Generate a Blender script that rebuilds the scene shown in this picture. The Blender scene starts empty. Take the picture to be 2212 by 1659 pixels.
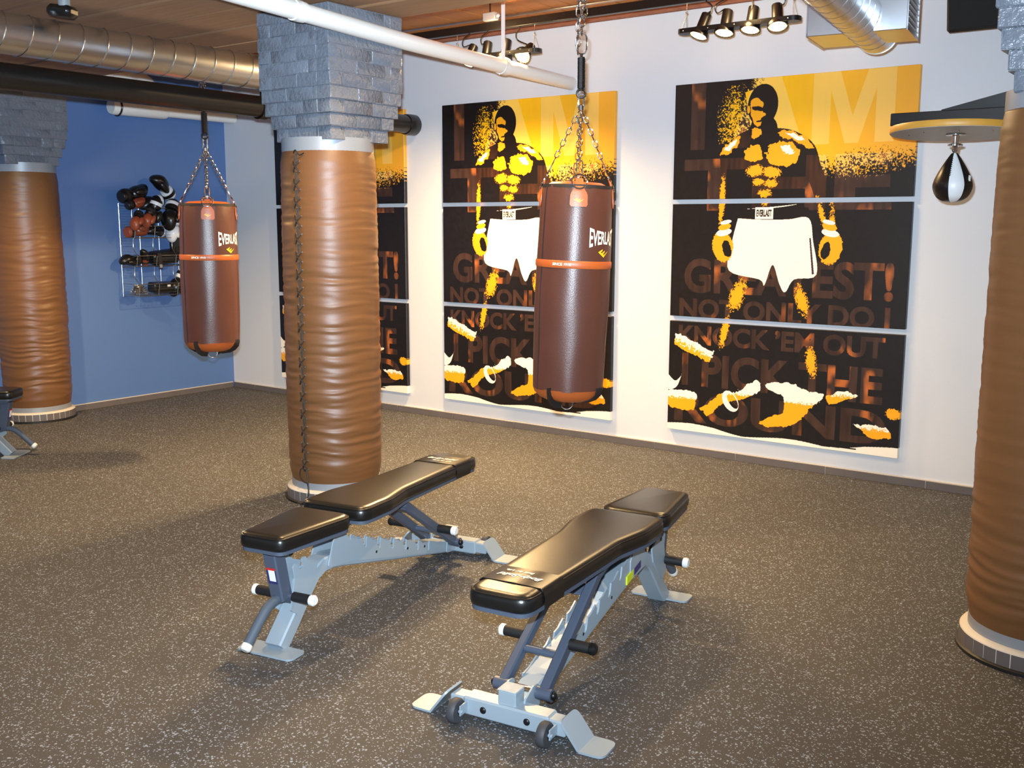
import bpy, bmesh, math, random
import numpy as np
from mathutils import Vector, Matrix, noise, Euler
random.seed(7)
PI = math.pi
sc = bpy.context.scene
COL = sc.collection

# ------------------------------------------------------------------ camera, world, light, exposure
F_PX, YAW, PITCH, ROLL, EYE = 2223.58, .6396, .1553, .0012, 1.56
cd = bpy.data.cameras.new('camera'); cam = bpy.data.objects.new('camera', cd); COL.objects.link(cam)
cd.sensor_fit = 'HORIZONTAL'; cd.sensor_width = 36.0; cd.lens = 36.0 * F_PX / 2212.0
cd.clip_start = .05; cd.clip_end = 100
fwd = Vector((-math.sin(YAW) * math.cos(PITCH), math.cos(YAW) * math.cos(PITCH), -math.sin(PITCH)))
rgt = Vector((math.cos(YAW), math.sin(YAW), 0)); upv = rgt.cross(fwd)
r2 = rgt * math.cos(ROLL) + upv * math.sin(ROLL); u2 = upv * math.cos(ROLL) - rgt * math.sin(ROLL)
M = Matrix((r2, u2, -fwd)).transposed().to_4x4(); M.translation = Vector((0, 0, EYE))
cam.matrix_world = M
sc.camera = cam

vs = sc.view_settings
vs.view_transform = 'Standard'; vs.look = 'None'; vs.exposure = 0.14; vs.gamma = 1.0
vs.use_curve_mapping = False
sc.display_settings.display_device = 'sRGB'

wd = bpy.data.worlds.new('world'); sc.world = wd; wd.use_nodes = True
wd.node_tree.nodes['Background'].inputs[0].default_value = (.80, .84, .95, 1)
wd.node_tree.nodes['Background'].inputs[1].default_value = .48

def lamp(kind, name, loc, energy, color, aim=None, **kw):
    l = bpy.data.lights.new(name, kind); l.energy = energy; l.color = color
    for k, v in kw.items(): setattr(l, k, v)
    o = bpy.data.objects.new(name, l); COL.objects.link(o); o.location = loc
    if aim is not None:
        o.rotation_euler = (Vector(aim) - Vector(loc)).to_track_quat('-Z', 'Y').to_euler()
    return o
FLASH = (.70, .86, 1.0); WARM = (1.0, .66, .30)
# camera flash just above the lens; aimed up and left of the view to brighten the upper wall
lamp('AREA', 'camera_flash', (-.10, .08, 1.66), 205, FLASH, aim=(-4.9, 4.5, 2.9), shape='RECTANGLE', size=.06, size_y=.04, spread=2.0)
# ceiling spots of the room, just above the frame
lamp('SPOT', 'ceiling_spot', (-3.3, 3.4, 2.62), 150, WARM, aim=(-3.2, 3.5, 0), spot_size=2.5, spot_blend=.6, shadow_soft_size=.05)
lamp('SPOT', 'ceiling_spot', (-1.7, 4.0, 2.64), 120, WARM, aim=(-1.8, 3.8, 0), spot_size=2.5, spot_blend=.6, shadow_soft_size=.05)
lamp('SPOT', 'ceiling_spot', (-6.6, 3.1, 2.6), 230, WARM, aim=(-6.3, 3.4, 0), spot_size=2.5, spot_blend=.6, shadow_soft_size=.05)
lamp('SPOT', 'ceiling_spot', (-2.5, 1.6, 2.62), 15, WARM, aim=(-2.3, 2.3, 0), spot_size=2.5, spot_blend=.6, shadow_soft_size=.05)

# ------------------------------------------------------------------ materials
def s2l(c):
    return tuple((x / 255 / 12.92 if x <= 10.3 else ((x / 255 + .055) / 1.055) ** 2.4) for x in c)
def mat(name, col, rough=.5, metal=0.0, var=0.0, vscale=8.0, bump=0.0, bscale=60.0, spec=None, stretch=(1, 1, 1), coat=0.0, emis=None, est=0.0, srgb=True):
    m = bpy.data.materials.new(name); m.use_nodes = True
    nt = m.node_tree; b = nt.nodes['Principled BSDF']
    c = s2l(col) if srgb else col
    b.inputs['Base Color'].default_value = (*c, 1); b.inputs['Roughness'].default_value = rough
    b.inputs['Metallic'].default_value = metal
    if spec is not None: b.inputs['Specular IOR Level'].default_value = spec
    if coat: b.inputs['Coat Weight'].default_value = coat; b.inputs['Coat Roughness'].default_value = .15
    if emis: b.inputs['Emission Color'].default_value = (*emis, 1); b.inputs['Emission Strength'].default_value = est
    if var or bump:
        tc = nt.nodes.new('ShaderNodeTexCoord'); mp = nt.nodes.new('ShaderNodeMapping')
        nt.links.new(tc.outputs['Object'], mp.inputs[0]); mp.inputs['Scale'].default_value = stretch
    if var:
        n = nt.nodes.new('ShaderNodeTexNoise'); n.inputs['Scale'].default_value = vscale; n.inputs['Detail'].default_value = 5
        nt.links.new(mp.outputs[0], n.inputs['Vector'])
        mx = nt.nodes.new('ShaderNodeMix'); mx.data_type = 'RGBA'
        mx.inputs[6].default_value = (*[x * (1 - var) for x in c], 1); mx.inputs[7].default_value = (*[min(1, x * (1 + var)) for x in c], 1)
        nt.links.new(n.outputs[0], mx.inputs[0]); nt.links.new(mx.outputs[2], b.inputs['Base Color'])
    if bump:
        n2 = nt.nodes.new('ShaderNodeTexNoise'); n2.inputs['Scale'].default_value = bscale; n2.inputs['Detail'].default_value = 4
        nt.links.new(mp.outputs[0], n2.inputs['Vector'])
        bp = nt.nodes.new('ShaderNodeBump'); bp.inputs['Strength'].default_value = bump; bp.inputs['Distance'].default_value = .01
        nt.links.new(n2.outputs[0], bp.inputs['Height']); nt.links.new(bp.outputs[0], b.inputs['Normal'])
    return m

def floor_mat():
    m = bpy.data.materials.new('speckled_rubber'); m.use_nodes = True; nt = m.node_tree; b = nt.nodes['Principled BSDF']
    tc = nt.nodes.new('ShaderNodeTexCoord')
    L = nt.links.new
    def flecks(scale, keep, size, seed):
        mp = nt.nodes.new('ShaderNodeMapping'); mp.inputs['Location'].default_value = (seed, seed * 1.7, 0); L(tc.outputs['Object'], mp.inputs[0])
        nz = nt.nodes.new('ShaderNodeTexNoise'); nz.inputs['Scale'].default_value = scale * 1.3; L(mp.outputs[0], nz.inputs['Vector'])
        ad = nt.nodes.new('ShaderNodeVectorMath'); ad.operation = 'MULTIPLY_ADD'; L(nz.outputs['Color'], ad.inputs[0]); ad.inputs[1].default_value = (.9 / scale,) * 3; L(mp.outputs[0], ad.inputs[2])
        v = nt.nodes.new('ShaderNodeTexVoronoi'); v.voronoi_dimensions = '2D'; v.inputs['Scale'].default_value = scale; L(ad.outputs[0], v.inputs['Vector'])
        a = nt.nodes.new('ShaderNodeMath'); a.operation = 'LESS_THAN'; L(v.outputs['Distance'], a.inputs[0])
        sx = nt.nodes.new('ShaderNodeSeparateXYZ'); L(v.outputs['Color'], sx.inputs[0])
        sz = nt.nodes.new('ShaderNodeMath'); sz.operation = 'MULTIPLY'; L(sx.outputs[1], sz.inputs[0]); sz.inputs[1].default_value = size; L(sz.outputs[0], a.inputs[1])
        k = nt.nodes.new('ShaderNodeMath'); k.operation = 'LESS_THAN'; L(sx.outputs[0], k.inputs[0]); k.inputs[1].default_value = keep
        o = nt.nodes.new('ShaderNodeMath'); o.operation = 'MULTIPLY'; L(a.outputs[0], o.inputs[0]); L(k.outputs[0], o.inputs[1])
        return o.outputs[0]
    f1 = flecks(95, .20, .42, 0.0); f2 = flecks(170, .26, .5, 3.1)
    mxm = nt.nodes.new('ShaderNodeMath'); mxm.operation = 'MAXIMUM'; L(f1, mxm.inputs[0]); L(f2, mxm.inputs[1])
    n = nt.nodes.new('ShaderNodeTexNoise'); n.inputs['Scale'].default_value = 140; n.inputs['Detail'].default_value = 3; L(tc.outputs['Object'], n.inputs['Vector'])
    base = nt.nodes.new('ShaderNodeMix'); base.data_type = 'RGBA'; L(n.outputs[0], base.inputs[0])
    base.inputs[6].default_value = (.033, .0305, .029, 1); base.inputs[7].default_value = (.080, .0735, .069, 1)
    mx = nt.nodes.new('ShaderNodeMix'); mx.data_type = 'RGBA'; L(mxm.outputs[0], mx.inputs[0]); L(base.outputs[2], mx.inputs[6])
    mx.inputs[7].default_value = (.27, .305, .36, 1)
    L(mx.outputs[2], b.inputs['Base Color']); b.inputs['Roughness'].default_value = .72; b.inputs['Specular IOR Level'].default_value = .38
    bp = nt.nodes.new('ShaderNodeBump'); bp.inputs['Strength'].default_value = .35; bp.inputs['Distance'].default_value = .003
    L(n.outputs[0], bp.inputs['Height']); L(bp.outputs[0], b.inputs['Normal'])
    return m

MT = {}
MT['floor'] = floor_mat()
MT['wall'] = mat('white_wall_paint', (209, 212, 218), .6, var=.02, vscale=2, bump=.04, bscale=120)
MT['blue'] = mat('blue_wall_paint', (82, 114, 168), .45, var=.04, vscale=3, bump=.05, bscale=150)
MT['plank'] = mat('ceiling_wood', (196, 128, 62), .55, var=.25, vscale=6, bump=.12, bscale=30, stretch=(8, .6, 8))
MT['timber'] = mat('girder_wood', (150, 112, 80), .7, var=.25, vscale=5, bump=.15, bscale=25, stretch=(.6, 8, 8))
MT['ledger'] = mat('rough_ledger', (150, 92, 66), .8, var=.4, vscale=20, bump=.5, bscale=40, stretch=(1, 4, 4))
MT['tile'] = mat('charcoal_tile', (98, 92, 92), .35, var=.15, vscale=9)
MT['trimlight'] = mat('pale_grout', (205, 196, 182), .6)
MT['black_rubber'] = mat('black_rubber', (20, 20, 21), .5)
MT['brick'] = mat('painted_brick', (104, 110, 121), .30, var=.10, vscale=14, bump=.8, bscale=42)
MT['tan'] = mat('tan_leather', (108, 73, 43), .41, var=.10, vscale=5, bump=.06, bscale=260)
MT['greymetal'] = mat('grey_metal', (140, 146, 155), .42, .15)
MT['lace'] = mat('dark_lace', (34, 27, 24), .6)
MT['chrome'] = mat('chrome', (215, 215, 215), .12, 1.0)
MT['steel'] = mat('galvanised_steel', (206, 209, 215), .30, 1.0, var=.12, vscale=6, stretch=(1, 1, 1), bump=.03, bscale=9)
MT['blackpipe'] = mat('black_pipe_paint', (24, 22, 21), .32, var=.2, vscale=12, bump=.05, bscale=80)
MT['whitepipe'] = mat('white_pipe_paint', (226, 224, 220), .35, bump=.03, bscale=20)
MT['bag'] = mat('brown_bag_leather', (80, 48, 39), .33, var=.10, vscale=7, bump=.10, bscale=220)
MT['bagtan'] = mat('orange_tan_leather', (172, 86, 38), .4, var=.08, vscale=10, bump=.08, bscale=200)
MT['white_print'] = mat('white_print', (240, 238, 232), .5)
MT['gold_print'] = mat('gold_print', (242, 184, 30), .45)
MT['spring'] = mat('dark_spring', (38, 34, 32), .35, .5)
MT['strapblack'] = mat('black_webbing', (22, 18, 18), .7)
MT['pad'] = mat('black_vinyl', (20, 18, 17), .30, var=.1, vscale=4, bump=.05, bscale=300)
MT['board'] = mat('pad_board', (66, 74, 88), .5)
MT['silver'] = mat('silver_powder_coat', (152, 165, 175), .38, .15, var=.03, vscale=6)
MT['slate'] = mat('slate_powder_coat', (76, 84, 100), .38, .15)
MT['foam'] = mat('black_foam', (18, 17, 18), .6)
MT['cap'] = mat('white_cap', (226, 224, 218), .35)
MT['gripgrey'] = mat('grey_rubber_grip', (74, 84, 96), .6)
MT['blackplastic'] = mat('black_plastic', (16, 16, 17), .35)
MT['wheel'] = mat('wheel_rubber', (62, 62, 66), .6)
MT['rust'] = mat('worn_paint', (168, 176, 180), .5, var=.5, vscale=26)
MT['sticker_white'] = mat('sticker_white', (226, 226, 222), .4)
MT['sticker_red'] = mat('sticker_red', (196, 40, 34), .4)
MT['sticker_blue'] = mat('sticker_blue', (46, 44, 96), .4)
MT['sticker_yellow'] = mat('sticker_yellow', (206, 214, 34), .4)
MT['wood_edge'] = mat('honey_wood', (206, 152, 62), .45, var=.1, vscale=5, stretch=(4, 4, .5))
MT['board_under'] = mat('grey_laminate', (170, 164, 156), .5, var=.05)
MT['white_leather'] = mat('white_leather', (226, 228, 232), .38)
MT['black_leather'] = mat('black_leather', (20, 17, 16), .32, bump=.05, bscale=120)
MT['brown_leather'] = mat('brown_glove_leather', (140, 66, 40), .38, bump=.05, bscale=120)
MT['grille'] = mat('speaker_cloth', (12, 12, 13), .85)
MT['wire'] = mat('steel_wire', (190, 188, 182), .25, 1.0)
MT['greyplastic'] = mat('grey_plastic', (120, 124, 128), .5)
MT['lens'] = mat('lit_lens', (255, 240, 210), .3, emis=(1.0, .80, .48), est=9.0)
MT['goldrim'] = mat('lamp_reflector', (230, 200, 140), .2, 1.0)
MT['clear'] = None

# ------------------------------------------------------------------ mesh helpers
def NB(): return bmesh.new()
def obj(name, bm, m, parent=None, smooth=40, loc=None):
    me = bpy.data.meshes.new(name); bmesh.ops.recalc_face_normals(bm, faces=bm.faces[:]); bm.to_mesh(me); bm.free()
    me.materials.append(m)
    if smooth:
        for p in me.polygons: p.use_smooth = True
        me.set_sharp_from_angle(angle=math.radians(smooth))
    o = bpy.data.objects.new(name, me); COL.objects.link(o)
    if parent is not None: o.parent = parent
    if loc is not None: o.location = loc
    return o
def same(name, src, parent, loc=(0, 0, 0), rot=(0, 0, 0), scale=None):
    o = bpy.data.objects.new(name, src.data); COL.objects.link(o); o.parent = parent; o.location = loc; o.rotation_euler = rot
    if scale: o.scale = scale
    return o
def thing(name, label, cat, loc=(0, 0, 0), rotz=0, group=None):
    o = bpy.data.objects.new(name, None); COL.objects.link(o); o.location = loc; o.rotation_euler = (0, 0, rotz)
    o.empty_display_size = .1
    o['label'] = label; o['category'] = cat
    if group: o['group'] = group
    return o
def tag(o, label, cat, group=None):
    o['label'] = label; o['category'] = cat
    if group: o['group'] = group
    return o
def struct(o, label, cat):
    o['kind'] = 'structure'; o['label'] = label; o['category'] = cat; return o
def copy_tree(o, parent=None):
    c = o.copy(); COL.objects.link(c)
    if parent is not None: c.parent = parent
    for ch in list(o.children): copy_tree(ch, c)
    return c
def box(bm, c, s, bev=0, rot=None, seg=1):
    r = bmesh.ops.create_cube(bm, size=1); vs_ = r['verts']
    bmesh.ops.scale(bm, vec=s, verts=vs_)
    if bev:
        es = list({e for v in vs_ for e in v.link_edges})
        rb = bmesh.ops.bevel(bm, geom=es, offset=bev, segments=seg, affect='EDGES', profile=.7)
        vs_ = list({v for f in rb['faces'] for v in f.verts} | {v for v in vs_ if v.is_valid})
    if rot is not None: bmesh.ops.rotate(bm, cent=(0, 0, 0), matrix=rot if isinstance(rot, Matrix) else Euler(rot).to_matrix(), verts=vs_)
    bmesh.ops.translate(bm, vec=c, verts=vs_); return vs_
def frames(pts, closed=False):
    P = [Vector(p) for p in pts]; n = len(P); T = []
    for i in range(n):
        a = P[(i - 1) % n] if (closed or i > 0) else P[i]; b = P[(i + 1) % n] if (closed or i < n - 1) else P[i]
        T.append((b - a).normalized())
    u = Vector((0, 0, 1)) if abs(T[0].z) < .9 else Vector((1, 0, 0))
    u = (u - T[0] * u.dot(T[0])).normalized(); out = []
    for i in range(n):
        u = (u - T[i] * u.dot(T[i])).normalized(); out.append((P[i], T[i], u, T[i].cross(u)))
    return out
def sweep(bm, pts, sec, closed=False, caps=True, scale=None):
    rings = []
    fr = frames(pts, closed)
    for i, (p, t, u, w) in enumerate(fr):
        k = scale[i] if scale else 1
        rings.append([bm.verts.new(p + u * (a * k) + w * (b * k)) for a, b in sec])
    n = len(sec); m = len(rings)
    for i in range(m if closed else m - 1):
        A = rings[i]; B = rings[(i + 1) % m]
        for j in range(n): bm.faces.new((A[j], A[(j + 1) % n], B[(j + 1) % n], B[j]))
    if caps and not closed: bm.faces.new(rings[0][::-1]); bm.faces.new(rings[-1])
    return rings
def circ(r, n=12): return [(r * math.cos(2 * PI * i / n), r * math.sin(2 * PI * i / n)) for i in range(n)]
def rect(a, b, ch=0):
    a /= 2; b /= 2
    if not ch: return [(-a, -b), (a, -b), (a, b), (-a, b)]
    return [(-a + ch, -b), (a - ch, -b), (a, -b + ch), (a, b - ch), (a - ch, b), (-a + ch, b), (-a, b - ch), (-a, -b + ch)]
def tube(bm, pts, r, n=12, closed=False, scale=None): return sweep(bm, pts, circ(r, n), closed, True, scale)
def lathe(bm, prof, n=32, c=(0, 0, 0), cap=True, tilt=None):
    rings = []
    for r, z in prof:
        rings.append([bm.verts.new((c[0] + r * math.cos(2 * PI * i / n), c[1] + r * math.sin(2 * PI * i / n), c[2] + z)) for i in range(n)])
    for a, b in zip(rings, rings[1:]):
        for j in range(n): bm.faces.new((a[j], a[(j + 1) % n], b[(j + 1) % n], b[j]))
    if cap: bm.faces.new(rings[0][::-1]); bm.faces.new(rings[-1])
    return rings
def prism(bm, poly, f, d0, d1):
    A = [bm.verts.new(f(a, b, d0)) for a, b in poly]; B = [bm.verts.new(f(a, b, d1)) for a, b in poly]
    bm.faces.new(A[::-1]); bm.faces.new(B)
    for i in range(len(poly)): bm.faces.new((A[i], A[(i + 1) % len(poly)], B[(i + 1) % len(poly)], B[i]))
def ball(bm, c, r, s=(1, 1, 1), u=12, v=8):
    rr = bmesh.ops.create_uvsphere(bm, u_segments=u, v_segments=v, radius=r)
    bmesh.ops.scale(bm, vec=s, verts=rr['verts']); bmesh.ops.translate(bm, vec=c, verts=rr['verts']); return rr['verts']
def smoothpath(pts, n=6):
    P = [Vector(p) for p in pts]; out = []
    for i in range(len(P) - 1):
        p0 = P[max(i - 1, 0)]; p1 = P[i]; p2 = P[i + 1]; p3 = P[min(i + 2, len(P) - 1)]
        for k in range(n):
            t = k / n
            out.append(.5 * ((2 * p1) + (p2 - p0) * t + (2 * p0 - 5 * p1 + 4 * p2 - p3) * t * t + (3 * p1 - p0 - 3 * p2 + p3) * t ** 3))
    out.append(P[-1]); return out
def link_pts(c, d, s, L, W):
    """stadium loop of one chain link: c centre, d along, s sideways"""
    c, d, s = Vector(c), Vector(d).normalized(), Vector(s).normalized(); h = (L - W) / 2; out = []
    for k in range(5): a = -PI / 2 + PI * k / 4; out.append(c + d * (h + W / 2 * math.cos(a)) + s * (W / 2 * math.sin(a)))
    for k in range(5): a = PI / 2 + PI * k / 4; out.append(c + d * (-h + W / 2 * math.cos(a)) + s * (W / 2 * math.sin(a)))
    return out
def chain(bm, p0, p1, L=.036, W=.019, r=.0028):
    p0, p1 = Vector(p0), Vector(p1); d = p1 - p0; n = max(2, round(d.length / (L - 2.4 * r))); d.normalize()
    s = d.cross(Vector((.3, 1, .2))).normalized(); t = d.cross(s)
    for i in range(n):
        c = p0 + (p1 - p0) * ((i + .5) / n); tube(bm, link_pts(c, d, (s + t) if i % 2 else (s - t), L, W), r, 5, True)

# text as flat triangles (vertex list, triangle list) in its own plane
def text_tris(body, offset=0.0, shear=0.0):
    cu = bpy.data.curves.new('lettering', 'FONT'); cu.body = body; cu.size = 1; cu.offset = offset; cu.shear = shear; cu.resolution_u = 4
    o = bpy.data.objects.new('lettering', cu); COL.objects.link(o)
    dg = bpy.context.evaluated_depsgraph_get(); dg.update(); e = o.evaluated_get(dg); me = e.to_mesh(); me.calc_loop_triangles()
    V = np.array([v.co[:2] for v in me.vertices], float); T = [tuple(t.vertices) for t in me.loop_triangles]
    e.to_mesh_clear(); bpy.data.objects.remove(o); bpy.data.curves.remove(cu)
    V -= V.min(0); V /= V.max(0); return V, T
def decal(name, V, T, f, m, parent, sub=0):
    """thin raised print: f(u, v) in 0..1 gives the surface point"""
    bm = NB(); vv = [bm.verts.new((u, v, 0)) for u, v in V]
    for t in T:
        try: bm.faces.new([vv[i] for i in t])
        except ValueError: pass
    for k in range(sub):
        es = [e for e in bm.edges if abs(e.verts[0].co.x - e.verts[1].co.x) > .06]
        if es: bmesh.ops.subdivide_edges(bm, edges=es, cuts=1); bmesh.ops.triangulate(bm, faces=bm.faces[:])
    for v in bm.verts: v.co = f(v.co.x, v.co.y)
    return obj(name, bm, m, parent, smooth=0)

# ------------------------------------------------------------------ setting
D, XW = 6.26, -7.986
XR = -.42
bm = NB(); box(bm, (-2.2, 1.0, -.05), (13, 11, .1)); fl = struct(obj('floor', bm, MT['floor'], smooth=0), 'dark rubber gym floor speckled with pale flecks', 'floor')
bm = NB(); box(bm, ((XW + XR) / 2 - .1, D + .06, 1.52), (XR - XW + .4, .12, 3.06)); struct(obj('wall_back', bm, MT['wall'], smooth=0), 'white painted wall behind the boxer posters', 'wall')
bm = NB(); box(bm, (XW - .06, 1.0, 1.515), (.12, 10.52, 3.03)); struct(obj('wall_left', bm, MT['blue'], smooth=0), 'blue painted wall holding the glove rack', 'wall')
bm = NB(); box(bm, (XR + .06, 5.22, 1.515), (.12, 2.08, 3.03)); struct(obj('wall_right', bm, MT['wall'], smooth=0), 'white side wall behind the right column carrying the speed bag bracket', 'wall')

bm = NB(); box(bm, (-2.2, 1.0, 3.08), (13, 11, .1))
ceil = struct(obj('ceiling', bm, MT['plank'], smooth=0), 'timber ceiling of orange planks behind heavy girders', 'ceiling')
bm = NB(); box(bm, (0, 0, 0), (.138, 2.1, .03), .004); p0 = obj('plank', bm, MT['plank'], ceil, loc=(XW + .08, 5.25, 3.015))
for i in range(1, 54):
    o = same('plank', p0, ceil, (XW + .08 + i * .143, 5.25, 3.015 + random.uniform(-.002, .002)))
# heavy girder timbers side by side over the column row
k = 0
for y0, w in ((4.20, .33), (3.85, .34), (3.50, .33), (3.15, .34), (2.80, .33), (2.45, .34), (2.10, .34), (1.75, .34), (1.40, .34), (1.05, .34)):
    bm = NB(); box(bm, (0, 0, 0), (12.5, w, .37), .012); obj('timber', bm, MT['timber'], ceil, loc=(-2.2, y0, 2.855 + (.004 if k % 2 else 0))); k += 1
bm = NB(); box(bm, (0, 0, 0), (3.35, .3, .37), .012); obj('timber', bm, MT['timber'], ceil, loc=(-6.3, 4.52, 2.855))

bm = NB(); box(bm, ((XW + XR) / 2, D - .02, 2.96), (XR - XW, .04, .08), .006); struct(obj('trim_1', bm, MT['ledger']), 'rough reddish ledger along the top of the white wall', 'trim')

# baseboards: single tiles with pale grout
def baseboard(name, label, p, d, nrm, joints, hb=.053):
    p, d, nrm = Vector(p), Vector(d), Vector(nrm)
    a, b = joints[0], joints[-1]; yaw = math.atan2(d.y, d.x)
    bm = NB(); box(bm, ((a + b) / 2, 0, hb / 2), (b - a, .012, hb)); root = obj(name, bm, MT['trimlight'], smooth=0, loc=p + nrm * .006)
    root.rotation_euler = (0, 0, yaw); struct(root, label, 'baseboard')
    cache = {}
    sgn = 1 if Vector((-d.y, d.x, 0)).dot(nrm) > 0 else -1
    for j0, j1 in zip(joints, joints[1:]):
        L = round(j1 - j0 - .004, 4)
        if L not in cache:
            bm = NB(); box(bm, (0, 0, 0), (L, .008, hb - .005), .0015); t = obj('tile', bm, MT['tile'], root); cache[L] = t
        else: t = same('tile', cache[L], root)
        t.location = ((j0 + j1) / 2, sgn * .0085, (hb - .005) / 2)
    return root
J = [-7.97, -7.662]; x = -7.662
while x + .608 < XR: x += .608; J.append(x)
J.append(XR)
baseboard('baseboard_back', 'charcoal tile skirting under the boxer posters', (0, D, 0), (1, 0, 0), (0, -1, 0), J)
Jy = [6.25 - .016]; y = 6.234
while y > -3: y -= .608; Jy.append(y)
baseboard('baseboard_left', 'charcoal tile skirting under the blue wall', (XW, 0, 0), (0, 1, 0), (1, 0, 0), Jy[::-1])

# ------------------------------------------------------------------ padded columns
def wrinkled(seed, z0, z1, r, amp, n=112, m=230, seam=None):
    bm = NB(); rings = []
    for j in range(m + 1):
        t = j / m; z = z0 + (z1 - z0) * t; row = []
        edge = min(1, t * 14, (1 - t) * 14); low = .35 + .65 * min(1, (1 - t) * 1.25)
        for i in range(n):
            a = 2 * PI * i / n; ca, sa = math.cos(a), math.sin(a)
            w = noise.noise(Vector((ca * 1.3 + seed, sa * 1.3, z * 2.0))) * .022
            zz = z + w
            v = 1 - abs(noise.noise(Vector((ca * .50 + seed, sa * .50, zz * 23)))) * 2.2
            v2 = 1 - abs(noise.noise(Vector((ca * 1.0 - seed, sa * 1.0, zz * 41 + 5)))) * 2.2
            g = .55 + .45 * noise.noise(Vector((ca * .9 + 9, sa * .9, z * 1.6 + seed)))
            dr = amp * edge * low * (.75 * v + .35 * v2) * g - amp * .3
            if seam is not None:
                da = abs((a - seam + PI) % (2 * PI) - PI)
                if da < .11: dr = dr * (da / .11) - .005 * (1 - da / .11)
            bulge = .006 * math.sin(PI * t)
            rr = r + dr + bulge - .012 * max(0, 1 - t * 25) - .008 * max(0, 1 - (1 - t) * 30)
            row.append(bm.verts.new((rr * ca, rr * sa, z)))
        rings.append(row)
    for A, B in zip(rings, rings[1:]):
        for i in range(n): bm.faces.new((A[i], A[(i + 1) % n], B[(i + 1) % n], B[i]))
    bm.faces.new(rings[0][::-1]); bm.faces.new(rings[-1]); return bm

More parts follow.
